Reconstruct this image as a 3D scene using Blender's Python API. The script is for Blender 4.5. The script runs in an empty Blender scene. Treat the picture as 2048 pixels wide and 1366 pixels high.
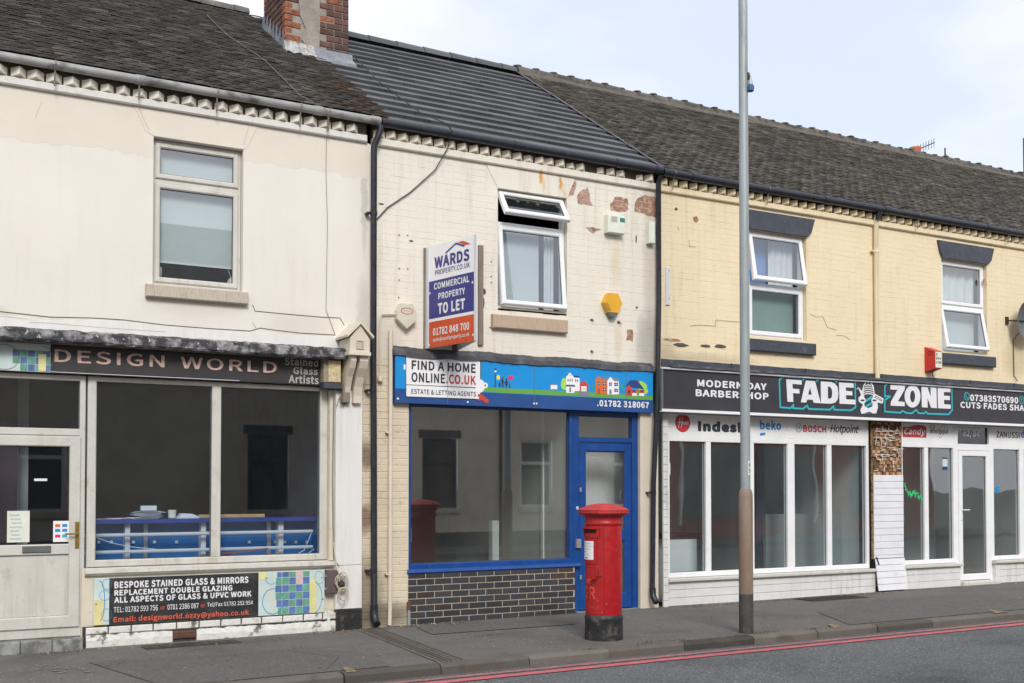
import bpy, math, random
from mathutils import Vector, Matrix
R = math.radians
random.seed(7)
scene = bpy.context.scene
COL = scene.collection

# ---------------------------------------------------------------- camera
FPX = 2295.0; YAW = R(30); PITCH = R(1.5); CAM_D = 11.95; CAM_H = 1.547
PCX = 1024.0; PCY = 975 - FPX*math.tan(PITCH)
cam = bpy.data.cameras.new('camera'); cam_o = bpy.data.objects.new('camera', cam); COL.objects.link(cam_o)
cam.sensor_width = 36; cam.lens = FPX/2048*36
cam.shift_y = (PCY-683)/2048
cam.clip_end = 3000
cam_o.location = (0, -CAM_D, CAM_H)
cam_o.rotation_euler = (R(90)+PITCH, 0, -YAW)
scene.camera = cam_o
# ---------------------------------------------------------------- world
world = bpy.data.worlds.new('World'); scene.world = world; world.use_nodes = True
SUN_EL = R(36); SUN_AZ = R(198)      # compass: from the street side, a little to the left
def build_world():
    nt = world.node_tree; N = nt.nodes; L = nt.links; N.clear()
    out = N.new('ShaderNodeOutputWorld')
    sky = N.new('ShaderNodeTexSky'); sky.sky_type = 'NISHITA'; sky.sun_disc = False
    sky.sun_elevation = SUN_EL; sky.sun_rotation = SUN_AZ; sky.dust_density = 2.0; sky.air_density = 1.2
    b1 = N.new('ShaderNodeBackground'); b1.inputs[1].default_value = 0.13
    L.new(sky.outputs[0], b1.inputs[0])
    tc = N.new('ShaderNodeTexCoord'); mp = N.new('ShaderNodeMapping'); mp.inputs['Scale'].default_value = (1.0, 1.0, 2.6)
    L.new(tc.outputs['Generated'], mp.inputs[0])
    nz = N.new('ShaderNodeTexNoise'); nz.inputs['Scale'].default_value = 2.1; nz.inputs['Detail'].default_value = 5; nz.inputs['Roughness'].default_value = .5
    L.new(mp.outputs[0], nz.inputs[0])
    cr = N.new('ShaderNodeValToRGB'); cr.color_ramp.elements[0].position = .33; cr.color_ramp.elements[1].position = .62
    cr.color_ramp.elements[0].color = (.86,.86,.86,1); cr.color_ramp.elements[1].color = (1,1,1,1)
    L.new(nz.outputs[0], cr.inputs[0])
    cc = N.new('ShaderNodeValToRGB'); cc.color_ramp.elements[0].position = .38; cc.color_ramp.elements[1].position = .62
    cc.color_ramp.elements[0].color = (.62,.67,.775,1); cc.color_ramp.elements[1].color = (.86,.87,.895,1)
    L.new(nz.outputs[0], cc.inputs[0])
    b2 = N.new('ShaderNodeBackground'); b2.inputs[1].default_value = 0.76
    L.new(cc.outputs[0], b2.inputs[0])
    mx = N.new('ShaderNodeMixShader'); L.new(cr.outputs[0], mx.inputs[0]); L.new(b1.outputs[0], mx.inputs[1]); L.new(b2.outputs[0], mx.inputs[2])
    L.new(mx.outputs[0], out.inputs[0])
build_world()
sun = bpy.data.lights.new('sun', 'SUN'); sun.energy = 1.5; sun.angle = R(20); sun.color = (1, .965, .915)
sun_o = bpy.data.objects.new('sun', sun); COL.objects.link(sun_o)
sd = Vector((math.sin(SUN_AZ)*math.cos(SUN_EL), math.cos(SUN_AZ)*math.cos(SUN_EL), math.sin(SUN_EL)))
sun_o.rotation_euler = sd.to_track_quat('Z', 'Y').to_euler()
scene.view_settings.view_transform = 'Standard'; scene.view_settings.look = 'None'
scene.view_settings.gamma = 1; scene.view_settings.use_curve_mapping = False
scene.view_settings.exposure = 0.79
scene.render.engine = 'CYCLES'
scene.cycles.max_bounces = 7; scene.cycles.transparent_max_bounces = 12
scene.cycles.use_denoising = True
scene.cycles.sample_clamp_indirect = 6

# ---------------------------------------------------------------- survey helper: where a sight line meets the plane Y = y
_sa, _ca, _sp, _cp = math.sin(YAW), math.cos(YAW), math.sin(PITCH), math.cos(PITCH)
_R = (_ca, -_sa, 0); _F = (_sa*_cp, _ca*_cp, _sp); _U = (-_sa*_sp, -_ca*_sp, _cp)
def wp(px, py, y=0.0):
    a = (px-PCX)/FPX; b = (PCY-py)/FPX
    r = [_F[i]+a*_R[i]+b*_U[i] for i in range(3)]
    t = (y+CAM_D)/r[1]
    return (r[0]*t, CAM_H+r[2]*t)
def WX(px, y=0.0): return wp(px, 800, y)[0]
def WZ(px, py, y=0.0): return wp(px, py, y)[1]
def gp(px, py, z=0.0):
    a = (px-PCX)/FPX; b = (PCY-py)/FPX
    r = [_F[i]+a*_R[i]+b*_U[i] for i in range(3)]
    t = (z-CAM_H)/r[2]
    return (r[0]*t, r[1]*t-CAM_D)
def gz(x): return .005*(x-9)           # the street climbs a little to the right

# ---------------------------------------------------------------- materials
MATS = {}
def mat(name, col, rough=.7, var=.12, vs=6., col2=None, mix=(.45, .6), ms=2., bump=.15, bs=40., metal=0., spec=.5,
        tint=0., tintcol=None, stretch=None, speck=None, stains=None, coat=0., detail=4, fine=None, streak=None):
    """base colour varied by noise; optional second colour in patches, specks, per-piece tint and shaped stains"""
    m = bpy.data.materials.new(name); m.use_nodes = True; MATS[name] = m
    nt = m.node_tree; N = nt.nodes; L = nt.links
    b = N['Principled BSDF']; b.inputs['Roughness'].default_value = rough; b.inputs['Metallic'].default_value = metal
    b.inputs['Specular IOR Level'].default_value = spec
    if coat: b.inputs['Coat Weight'].default_value = coat
    geo = N.new('ShaderNodeNewGeometry'); pos = geo.outputs['Position']
    if stretch:
        mp = N.new('ShaderNodeMapping'); mp.inputs['Scale'].default_value = stretch; L.new(pos, mp.inputs[0]); spos = mp.outputs[0]
    else: spos = pos
    def noise(scale, det=4, p=pos, rgh=.55):
        n = N.new('ShaderNodeTexNoise'); n.inputs['Scale'].default_value = scale; n.inputs['Detail'].default_value = det
        n.inputs['Roughness'].default_value = rgh; L.new(p, n.inputs[0]); return n.outputs[0]
    def mixc(fac, a, c, mode='MIX'):
        x = N.new('ShaderNodeMix'); x.data_type = 'RGBA'; x.blend_type = mode
        for s, v in ((x.inputs[0], fac), (x.inputs[6], a), (x.inputs[7], c)):
            if isinstance(v, (int, float)): s.default_value = v
            elif isinstance(v, tuple): s.default_value = v+(1,)
            else: L.new(v, s)
        return x.outputs[2]
    def rng(v, a, c, lo=0., hi=1.):
        x = N.new('ShaderNodeMapRange'); x.clamp = True
        x.inputs[1].default_value = a; x.inputs[2].default_value = c; x.inputs[3].default_value = lo; x.inputs[4].default_value = hi
        L.new(v, x.inputs[0]); return x.outputs[0]
    def math_(op, a, c=None):
        x = N.new('ShaderNodeMath'); x.operation = op
        for i, v in enumerate((a, c)):
            if v is None: continue
            if isinstance(v, (int, float)): x.inputs[i].default_value = v
            else: L.new(v, x.inputs[i])
        return x.outputs[0]
    n1 = noise(vs, detail, spos)
    lo = tuple(max(0, c*(1-var)) for c in col); hi = tuple(min(1, c*(1+var)) for c in col)
    c = mixc(rng(n1, .3, .7), lo, hi)
    if fine:
        c = mixc(rng(noise(fine[0], 3), .35, .65), c, mixc(fine[1], c, fine[2]))
    if tint:
        at = N.new('ShaderNodeAttribute'); at.attribute_name = 'tint'
        oi = N.new('ShaderNodeObjectInfo')
        v = math_('FRACT', math_('ADD', at.outputs['Fac'], oi.outputs['Random']))
        tc_ = tintcol or tuple(x*.4 for x in col)
        c = mixc(rng(v, 1-tint, 1.), c, tc_)
        v2 = math_('FRACT', math_('MULTIPLY', v, 7.31))
        c = mixc(1., c, mixc(v2, (.72,.72,.72), (1.25,1.25,1.25)), 'MULTIPLY')
    if col2:
        n2 = noise(ms, 6, spos, .62)
        c = mixc(rng(n2, mix[0], mix[1]), c, col2)
    if streak:
        ms_ = N.new('ShaderNodeMapping'); ms_.inputs['Scale'].default_value = (7,7,.55); L.new(pos, ms_.inputs[0])
        n5 = noise(1.6, 6, ms_.outputs[0], .6); n6 = noise(.7, 2)
        c = mixc(math_('MULTIPLY', math_('MULTIPLY', rng(n5, .50, .74), rng(n6, .35, .62)), streak[0]), c, streak[1])
    if speck:
        for (sc, thr, sc_col) in speck:
            n3 = noise(sc, 2)
            c = mixc(rng(n3, thr, thr+.03), c, sc_col)
    if stains:   # (x, z, rx, rz, colour, strength): marks with a shape of their own on an upright wall
        sx = N.new('ShaderNodeSeparateXYZ'); 
        ds = N.new('ShaderNodeTexNoise'); ds.inputs['Scale'].default_value = 7; ds.inputs['Detail'].default_value = 5; L.new(pos, ds.inputs[0])
        va = N.new('ShaderNodeVectorMath'); va.operation = 'MULTIPLY_ADD'; L.new(ds.outputs[1], va.inputs[0]); va.inputs[1].default_value = (.12,.12,.12); L.new(pos, va.inputs[2])
        va2 = N.new('ShaderNodeVectorMath'); va2.operation = 'SUBTRACT'; L.new(va.outputs[0], va2.inputs[0]); va2.inputs[1].default_value = (.06,.06,.06)
        L.new(va2.outputs[0], sx.inputs[0])
        for (x, z, rx, rz, sc, st) in stains:
            dx = math_('DIVIDE', math_('SUBTRACT', sx.outputs[0], x), rx); dz = math_('DIVIDE', math_('SUBTRACT', sx.outputs[2], z), rz)
            d = math_('ADD', math_('MULTIPLY', dx, dx), math_('MULTIPLY', dz, dz))
            c = mixc(rng(d, .15, 1., st, 0.), c, sc)
    if isinstance(c, tuple): b.inputs['Base Color'].default_value = c+(1,)
    else: L.new(c, b.inputs['Base Color'])
    L.new(rng(noise(vs*2.3), .3, .7, max(.03, rough-.12), min(1, rough+.12)), b.inputs['Roughness'])
    if bump:
        bn = N.new('ShaderNodeBump'); bn.inputs['Strength'].default_value = bump; bn.inputs['Distance'].default_value = .01
        L.new(noise(bs, 5, spos), bn.inputs['Height']); L.new(bn.outputs[0], b.inputs['Normal'])
    return m
def glass(name, ior=1.9, tint=(.80,.86,.86), wob=0., wobs=3., rough=.015, dust=0.):
    m = bpy.data.materials.new(name); m.use_nodes = True; MATS[name] = m
    nt = m.node_tree; N = nt.nodes; L = nt.links; N.clear()
    o = N.new('ShaderNodeOutputMaterial'); mx = N.new('ShaderNodeMixShader'); fr = N.new('ShaderNodeFresnel'); fr.inputs[0].default_value = ior
    tr = N.new('ShaderNodeBsdfTransparent'); tr.inputs[0].default_value = tint+(1,)
    gl = N.new('ShaderNodeBsdfGlossy'); gl.inputs['Roughness'].default_value = rough; gl.inputs[0].default_value = (.95,.97,1,1)
    if wob:
        geo = N.new('ShaderNodeNewGeometry')
        nz = N.new('ShaderNodeTexNoise'); nz.inputs['Scale'].default_value = wobs; nz.inputs['Detail'].default_value = 1
        bp = N.new('ShaderNodeBump'); bp.inputs['Strength'].default_value = wob; bp.inputs['Distance'].default_value = .02
        L.new(geo.outputs['Position'], nz.inputs[0]); L.new(nz.outputs[0], bp.inputs['Height'])
        L.new(bp.outputs[0], gl.inputs['Normal'])
    ge = N.new('ShaderNodeNewGeometry'); su = N.new('ShaderNodeMath'); su.operation = 'SUBTRACT'; su.inputs[0].default_value = 1; su.use_clamp = True
    ml = N.new('ShaderNodeMath'); ml.operation = 'MULTIPLY'
    L.new(ge.outputs['Backfacing'], su.inputs[1]); L.new(su.outputs[0], ml.inputs[1]); L.new(fr.outputs[0], ml.inputs[0])
    L.new(ml.outputs[0], mx.inputs[0]); L.new(tr.outputs[0], mx.inputs[1]); L.new(gl.outputs[0], mx.inputs[2]); fin = mx.outputs[0]
    if dust:       # a thin uneven film of dirt and smears
        g2 = N.new('ShaderNodeNewGeometry'); mp = N.new('ShaderNodeMapping'); mp.inputs['Scale'].default_value = (1,1,.45); L.new(g2.outputs['Position'], mp.inputs[0])
        nz = N.new('ShaderNodeTexNoise'); nz.inputs['Scale'].default_value = 1.6; nz.inputs['Detail'].default_value = 7; nz.inputs['Roughness'].default_value = .65; nz.inputs['Distortion'].default_value = .8; L.new(mp.outputs[0], nz.inputs[0])
        mr = N.new('ShaderNodeMapRange'); mr.inputs[1].default_value = .35; mr.inputs[2].default_value = .72; mr.inputs[3].default_value = dust*.25; mr.inputs[4].default_value = dust; L.new(nz.outputs[0], mr.inputs[0])
        df = N.new('ShaderNodeBsdfDiffuse'); df.inputs[0].default_value = (.55,.58,.60,1); m2 = N.new('ShaderNodeMixShader')
        L.new(mr.outputs[0], m2.inputs[0]); L.new(fin, m2.inputs[1]); L.new(df.outputs[0], m2.inputs[2]); fin = m2.outputs[0]
    L.new(fin, o.inputs[0])
    return m

W2L = wp(995,375)[0]
mat('render_cream', (.73,.705,.645), .8, .025, 1.2, col2=(.71,.67,.60), mix=(.5,.75), ms=.9, bump=.25, bs=9, fine=(90,.2,(.66,.60,.54)), streak=(.22,(.52,.46,.39)),
    stains=[(3.1,3.45,.6,.16,(.52,.46,.38),.2),(4.97,3.45,.10,.55,(.36,.31,.25),.35),(4.98,4.9,.05,.9,(.40,.35,.28),.5),(1.15,3.2,.25,.12,(.45,.40,.33),.4),(2.2,3.15,2.,.06,(.52,.48,.42),.5),(4.3,3.3,.5,.2,(.58,.52,.44),.4),(1.6,4.3,.5,.7,(.80,.76,.70),.3)])
mat('paint_brick_cream', (.735,.695,.61), .75, .03, 1.5, col2=(.70,.64,.545), mix=(.55,.8), ms=1.3, bump=.35, bs=30, streak=(.5,(.46,.39,.30)), speck=[(22,.75,(.36,.29,.22))],
    stains=[(wp(1080,355)[0], wp(1080,355)[1], .035, .11, (.62,.30,.05), .95), (wp(1086,372)[0], wp(1086,372)[1], .03, .14, (.66,.44,.16), .6),
            (wp(1121,366)[0], wp(1121,366)[1], .035, .11, (.60,.28,.05), .95), (wp(1127,385)[0], wp(1127,385)[1], .03, .13, (.66,.44,.16), .6),
            (wp(1232,520)[0], wp(1232,520)[1], .09, .38, (.62,.50,.28), .45), (wp(1236,680)[0], wp(1236,680)[1], .08, .3, (.60,.50,.30), .45),
            (wp(770,690)[0], 3.1, .25, .5, (.40,.35,.29), .4), (8.95, 3.4, .25, .55, (.32,.29,.26), .6), (8.95, 4.6, .12, 1.3, (.40,.34,.27), .4)])
mat('paint_brick_pier', (.62,.54,.41), .75, .08, 3, col2=(.30,.24,.16), mix=(.60,.76), ms=4.5, bump=.4, bs=30,
    stains=[(4.98,.35,.3,.5,(.16,.12,.08),.7),(5.2,.1,.5,.2,(.12,.10,.08),.8),(5.0,1.9,.14,.2,(.15,.10,.07),.8),(5.0,1.2,.12,.2,(.17,.09,.06),.8)])
mat('paint_brick_yellow', (.77,.655,.45), .75, .03, 1.5, col2=(.74,.61,.41), mix=(.5,.75), ms=1.3, bump=.35, bs=30, streak=(.5,(.50,.38,.22)), speck=[(22,.755,(.38,.29,.18))],
    stains=[(9.2,3.25,.3,.3,(.40,.30,.19),.5),(9.9,3.25,1.,.12,(.42,.33,.22),.5),(16.3,3.6,.4,.35,(.52,.40,.24),.6)])
mat('paint_yellow', (.76,.64,.44), .6, .06, 3, col2=(.5,.38,.2), mix=(.6,.8), ms=9)
mat('paint_cream', (.66,.59,.48), .6, .06, 3, col2=(.34,.27,.19), mix=(.62,.75), ms=14, bump=.2)
mat('eaves_shade', (.12,.095,.070), .9, .3, 9, bump=.3)
mat('dentil_white', (.84,.79,.69), .75, .06, 14, col2=(.55,.38,.20), mix=(.62,.78), ms=16, bump=.4)
mat('dentil_cream', (.84,.77,.63), .75, .06, 14, col2=(.40,.26,.17), mix=(.62,.76), ms=13, bump=.4)
mat('dentil_yellow', (.86,.73,.50), .75, .08, 14, col2=(.40,.28,.15), mix=(.62,.78), ms=13, bump=.4)
mat('paint_white_band', (.68,.66,.62), .7, .06, 5, col2=(.45,.40,.32), mix=(.6,.8), ms=6, bump=.2)
mat('stone_sill', (.50,.44,.36), .8, .1, 12, col2=(.26,.21,.15), mix=(.55,.75), ms=9, bump=.3, stretch=(6,6,.8))
mat('stone_sill_warm', (.47,.36,.27), .8, .1, 12, col2=(.28,.19,.14), mix=(.55,.75), ms=9, bump=.3, stretch=(6,6,.8))
mat('slate_paint', (.050,.058,.075), .55, .2, 12, col2=(.16,.18,.20), mix=(.62,.8), ms=5, bump=.2)
mat('pvc_white', (.80,.81,.82), .35, .04, 5, bump=0, spec=.5)
mat('pvc_dirty', (.62,.61,.57), .45, .08, 4, streak=(.6,(.36,.31,.23)), col2=(.40,.36,.28), mix=(.58,.8), ms=5, bump=.05, fine=(160,.5,(.45,.42,.36)))
mat('pvc_board', (.70,.70,.70), .5, .05, 6, col2=(.50,.47,.40), mix=(.56,.8), ms=3, bump=.1, streak=(.7,(.36,.31,.22)), speck=[(14,.735,(.16,.14,.12))])
mat('pvc_board_new', (.74,.75,.79), .45, .04, 6, col2=(.58,.58,.58), mix=(.6,.8), ms=5, bump=.1)
mat('paint_white_rough', (.70,.69,.66), .8, .1, 10, col2=(.13,.11,.09), mix=(.565,.64), ms=6, bump=.8, bs=25)
mat('paint_white_board', (.72,.71,.69), .6, .04, 3, streak=(.5,(.45,.42,.37)), col2=(.55,.52,.46), mix=(.6,.8), ms=4, bump=.15, stretch=(4,4,.4))
mat('black_paint', (.018,.018,.020), .55, .3, 12, col2=(.11,.095,.08), mix=(.55,.72), ms=12, bump=.4)
mat('black_plastic', (.016,.018,.026), .35, .2, 5, col2=(.05,.05,.05), mix=(.6,.8), ms=9, bump=.05)
mat('gutter_grey', (.30,.30,.295), .45, .15, 5, col2=(.09,.085,.08), mix=(.52,.68), ms=3.2, bump=.15, stretch=(1,1,2))
mat('tile_old', (.112,.104,.098), .85, .2, 5, tint=.3, tintcol=(.20,.18,.16), bump=.5, bs=50, speck=[(45,.72,(.30,.29,.27))], spec=.3)
mat('tile_brown', (.105,.075,.057), .85, .3, 6, tint=.35, tintcol=(.10,.06,.045), bump=.5, bs=50)
mat('tile_right', (.135,.124,.112), .85, .2, 4, tint=.35, tintcol=(.22,.20,.175), bump=.5, bs=50, speck=[(45,.74,(.32,.30,.27))], spec=.3)
mat('tile_new', (.080,.083,.091), .6, .05, 3, tint=.2, tintcol=(.095,.097,.103), bump=.12, bs=120)
mat('ridge_old', (.085,.078,.068), .85, .3, 8, col2=(.15,.13,.10), mix=(.5,.7), ms=6, bump=.5, tint=.3)
mat('ridge_mortar', (.115,.10,.082), .9, .2, 12, col2=(.09,.08,.07), mix=(.5,.6), ms=7, bump=.6)
mat('ridge_grey', (.12,.12,.12), .8, .25, 8, col2=(.24,.23,.18), mix=(.5,.7), ms=3, bump=.4)
mat('lead', (.20,.215,.25), .5, .18, 8, col2=(.36,.38,.42), mix=(.5,.75), ms=7, bump=.3, bs=20)
mat('lead_dark', (.060,.060,.068), .6, .3, 8, col2=(.15,.15,.16), mix=(.55,.75), ms=5, bump=.5, bs=25)
mat('mortar', (.31,.28,.24), .9, .15, 20, col2=(.24,.22,.19), ms=10, bump=.6)
mat('flaunching', (.42,.42,.42), .9, .2, 12, col2=(.25,.24,.23), ms=14, bump=1.)
mat('brick_chimney', (.115,.055,.043), .85, .3, 14, tint=.5, tintcol=(.075,.042,.036), bump=.7, bs=45, speck=[(30,.70,(.035,.028,.025))])
mat('brick_spalled', (.27,.095,.045), .9, .35, 18, col2=(.13,.05,.035), mix=(.50,.62), ms=16, bump=1., bs=30)
mat('brick_blue', (.040,.041,.048), .5, .15, 16, tint=.06, tintcol=(.080,.045,.038), bump=.25, bs=60)
mat('mortar_buff', (.46,.39,.31), .9, .15, 20, bump=.5)
mat('brick_exposed', (.33,.17,.12), .9, .3, 10, col2=(.46,.38,.28), mix=(.5,.6), ms=16, bump=.7)
mat('brick_exposed_pink', (.42,.27,.22), .9, .2, 10, col2=(.24,.10,.07), mix=(.55,.6), ms=18, bump=.7)
mat('hairline', (.50,.44,.37), .9, .1, 20, bump=0)
mat('hairline_yellow', (.40,.30,.17), .9, .1, 20, bump=0)
mat('crack', (.10,.08,.06), .9, .2, 20, bump=0)
mat('ledge', (.050,.050,.055), .85, .4, 8, col2=(.36,.35,.36), mix=(.48,.66), ms=8, bump=.7, bs=14, speck=[(30,.66,(.45,.44,.42))])
mat('fascia_dark', (.035,.033,.036), .5, .15, 3, bump=.05)
mat('wood_trim', (.30,.25,.19), .7, .2, 8, col2=(.13,.10,.08), mix=(.55,.7), ms=6, bump=.3, stretch=(1,1,4))
mat('text_copper', (.62,.43,.36), .6, .25, 25, bump=0, col2=(.35,.22,.18), mix=(.6,.8), ms=20)
mat('text_grey', (.42,.40,.38), .6, .1, 9, bump=0)
mat('text_white', (.74,.74,.76), .5, .05, 9, bump=0)
mat('text_black', (.035,.038,.05), .5, .1, 9, bump=0)
mat('text_red', (.50,.035,.045), .5, .1, 9, bump=0)
mat('text_orange', (.62,.11,.06), .5, .1, 9, bump=0)
mat('sign_lower', (.022,.022,.025), .5, .3, 5, col2=(.06,.06,.062), mix=(.5,.7), ms=6, bump=.1)
mat('sky_blue', (.006,.27,.67), .4, .03, 3, bump=0)
mat('navy', (.020,.075,.26), .4, .1, 3, bump=0)
mat('sign_green', (.13,.36,.06), .4, .05, 3, bump=0)
mat('lime', (.38,.66,.10), .5, .05, 3, bump=0)
mat('sign_white', (.82,.82,.84), .4, .03, 3, bump=0)
mat('yellow_flat', (.85,.72,.03), .5, .03, 3, bump=0)
mat('pink_flat', (.72,.03,.13), .5, .03, 3, bump=0)
mat('orange_flat', (.66,.15,.025), .5, .03, 3, bump=0)
mat('house_red', (.55,.06,.04), .5, .03, 3, bump=0)
mat('house_blue', (.02,.05,.20), .5, .03, 3, bump=0)
mat('grey_flat', (.20,.22,.24), .5, .03, 3, bump=0)
mat('blue_paint', (.006,.055,.24), .38, .12, 4, streak=(.5,(.03,.09,.22)), speck=[(40,.74,(.25,.27,.30))], col2=(.012,.09,.34), mix=(.6,.8), ms=6, bump=.08, bs=20)
mat('steel', (.45,.45,.45), .35, .1, 20, metal=.6, bump=0)
mat('red_paint', (.40,.006,.010), .42, .10, 8, streak=(.6,(.22,.03,.025)), col2=(.28,.010,.012), mix=(.55,.75), ms=9, bump=.15, bs=35, speck=[(26,.70,(.30,.11,.09)),(48,.72,(.12,.02,.02))])
mat('red_weathered', (.46,.035,.035), .65, .15, 10, col2=(.36,.02,.022), mix=(.5,.7), ms=9, bump=.25, bs=35)
mat('red_relief', (.60,.06,.05), .5, .1, 8, bump=0)
mat('red_seam', (.05,.003,.004), .7, .1, 8, bump=0)
mat('galv', (.32,.355,.37), .5, .12, 3, col2=(.20,.15,.09), mix=(.62,.74), ms=1.8, metal=.25, bump=.1, stretch=(3,3,.5), speck=[(35,.72,(.10,.11,.11))])
mat('post_brown', (.225,.16,.115), .6, .12, 3, col2=(.28,.24,.20), mix=(.5,.75), ms=3, bump=.15, stretch=(3,3,.6), speck=[(30,.72,(.08,.07,.06))])
mat('post_dark', (.06,.058,.055), .6, .25, 9, col2=(.14,.12,.10), mix=(.55,.7), ms=8, bump=.3)
mat('tarmac', (.116,.108,.100), .9, .1, 1.3, col2=(.095,.087,.080), mix=(.5,.7), ms=.9, bump=.7, bs=160, fine=(40,.8,(.165,.155,.145)), speck=[(34,.67,(.36,.35,.33)),(30,.74,(.03,.03,.03)),(9,.715,(.20,.195,.185))])
mat('tarmac_dark', (.090,.086,.082), .9, .12, 2, bump=.7, bs=160, fine=(40,.8,(.155,.147,.138)), speck=[(34,.68,(.34,.33,.31))])
mat('road', (.088,.095,.100), .9, .12, .8, col2=(.075,.080,.084), mix=(.5,.7), ms=.7, bump=1., bs=130, fine=(45,.9,(.175,.182,.19)), speck=[(38,.63,(.33,.34,.34)),(36,.64,(.03,.03,.03))])
mat('gutter_strip', (.155,.145,.14), .9, .2, 4, bump=1., bs=120, fine=(60,.8,(.06,.055,.05)), speck=[(40,.64,(.04,.035,.035)),(42,.68,(.36,.34,.32))])
mat('kerb_stone', (.145,.128,.112), .85, .15, 3, col2=(.085,.072,.060), mix=(.5,.7), ms=3, bump=.5, bs=60, tint=.3)
mat('red_line', (.55,.125,.15), .8, .12, 8, col2=(.28,.17,.16), mix=(.56,.66), ms=26, bump=.5, bs=120)
mat('red_line_worn', (.42,.16,.17), .8, .12, 8, col2=(.16,.14,.135), mix=(.46,.58), ms=24, bump=.5, bs=120)
mat('yellow_worn', (.36,.25,.08), .8, .2, 8, col2=(.15,.13,.11), mix=(.44,.56), ms=16, bump=.3)
mat('iron', (.045,.036,.030), .6, .3, 12, bump=.3)
mat('iron_rust', (.13,.06,.04), .8, .3, 12, bump=.3)
mat('leaf_litter', (.22,.15,.09), .9, .4, 30, tint=.5, tintcol=(.45,.38,.28), bump=0)
mat('powder', (.30,.30,.29), .95, .2, 20, col2=(.14,.135,.13), mix=(.45,.6), ms=30, bump=0)
mat('seam', (.055,.050,.046), .95, .2, 20, col2=(.105,.098,.09), mix=(.45,.6), ms=6, bump=0)
mat('moss', (.10,.10,.035), .95, .3, 30, bump=0)
mat('concrete_step', (.23,.235,.225), .85, .2, 8, col2=(.13,.13,.12), ms=7, bump=.4, tint=.3)
mat('lamp_cover', (.60,.49,.30), .5, .25, 25, bump=.2)
mat('meter_brown', (.115,.085,.085), .5, .08, 6, bump=.05)
mat('cable_cream', (.50,.44,.34), .6, .1, 9, bump=0)
mat('cable_dark', (.03,.028,.026), .6, .1, 9, bump=0)
mat('plastic_ivory', (.62,.60,.48), .45, .08, 9, col2=(.45,.42,.30), mix=(.6,.8), ms=9, bump=0)
mat('plastic_green', (.70,.72,.62), .45, .05, 9, bump=0)
mat('teal', (.01,.20,.20), .2, .05, 9, bump=0)
mat('alarm_yellow', (.72,.38,.025), .45, .06, 9, bump=0)
mat('alarm_red', (.55,.025,.02), .45, .06, 9, bump=0)
mat('seal', (.05,.05,.05), .7, .1, 9, bump=0)
mat('brass', (.42,.30,.09), .35, .1, 9, metal=.8, bump=0)
mat('timber_grey', (.21,.17,.14), .8, .2, 8, bump=.3, stretch=(3,3,.4))
mat('alu', (.66,.68,.72), .4, .04, 9, metal=.2, bump=0)
mat('board_navy', (.030,.032,.22), .35, .05, 3, bump=0)
mat('board_orange', (.60,.075,.012), .35, .05, 3, bump=0)
mat('barber_black', (.036,.035,.044), .5, .1, 3, bump=.05)
mat('barber_teal', (.02,.42,.50), .5, .03, 3, bump=0)
mat('block_wood', (.42,.25,.14), .85, .25, 9, tint=.5, tintcol=(.24,.12,.07), bump=.4)
mat('block_base', (.15,.085,.05), .9, .4, 14, col2=(.05,.03,.02), ms=9, bump=.8)
mat('adhesive', (.66,.64,.60), .6, .1, 9, bump=.3)
mat('rust_edge', (.26,.15,.05), .9, .4, 30, col2=(.05,.03,.02), ms=20, bump=.8)
mat('graffiti_green', (.02,.62,.20), .5, .1, 9, bump=0)
mat('logo_blue', (.01,.24,.60), .5, .03, 9, bump=0)
mat('logo_green', (.05,.34,.17), .5, .1, 12, bump=0)
mat('glass_green', (.13,.34,.24), .5, .25, 12, bump=.1); mat('glass_blue', (.10,.17,.40), .5, .25, 12, bump=.1)
mat('glass_pale', (.55,.66,.64), .5, .1, 4, col2=(.62,.62,.50), mix=(.5,.7), ms=5, bump=.1)
mat('glass_yellow', (.70,.64,.30), .5, .1, 12, bump=.1); mat('glass_pink', (.62,.45,.46), .5, .1, 12, bump=.1)
mat('room_dark', (.085,.10,.145), .8, .2, 2, bump=0); mat('room_grey', (.50,.50,.46), .8, .1, 2, bump=0)
mat('room_light', (.80,.83,.82), .8, .06, 2, bump=0); mat('room_pale', (.70,.76,.75), .8, .06, 2, bump=0); mat('road_reflection_grey', (.24,.28,.28), .8, .1, 1.2, bump=0); mat('room_dim', (.14,.14,.13), .8, .1, 2, bump=0); mat('room_floor', (.35,.33,.31), .8, .2, 2, bump=0)
mat('room_plum', (.06,.025,.05), .8, .2, 2, bump=0)
mat('blind', (.58,.64,.66), .8, .04, 3, bump=.1, bs=200); mat('blind_green', (.34,.48,.44), .8, .08, 3, bump=.2)
mat('net', (.68,.71,.74), .9, .05, 9, bump=0); mat('sky_reflection_blue', (.12,.26,.60), .8, .1, 3, bump=0); mat('slat_navy', (.03,.035,.06), .5, .1, 3, bump=0)
mat('counter_blue', (.015,.13,.34), .5, .15, 4, bump=.05); mat('counter_navy', (.02,.055,.27), .45, .1, 4, bump=.05)
mat('tube_white', (.62,.66,.66), .4, .03, 4, bump=0); mat('paper', (.70,.73,.76), .8, .05, 9, bump=0); mat('paper_dark', (.40,.34,.42), .8, .1, 9, bump=0)
mat('plank', (.52,.36,.15), .7, .2, 5, bump=.2, stretch=(1,6,6)); mat('wood_red', (.30,.12,.07), .7, .2, 9, bump=.1)
mat('worktop_black', (.02,.02,.02), .4, .2, 9, bump=0)
mat('opp_wall', (.80,.74,.60), .8, .06, 2, col2=(.70,.63,.50), ms=2, bump=.3, bs=20)
mat('opp_plinth', (.09,.09,.09), .7, .2, 4, bump=.2); mat('opp_red', (.30,.05,.042), .8, .2, 4, bump=.3)
mat('opp_glass', (.07,.08,.08), .12, .1, 3, bump=0)
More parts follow.
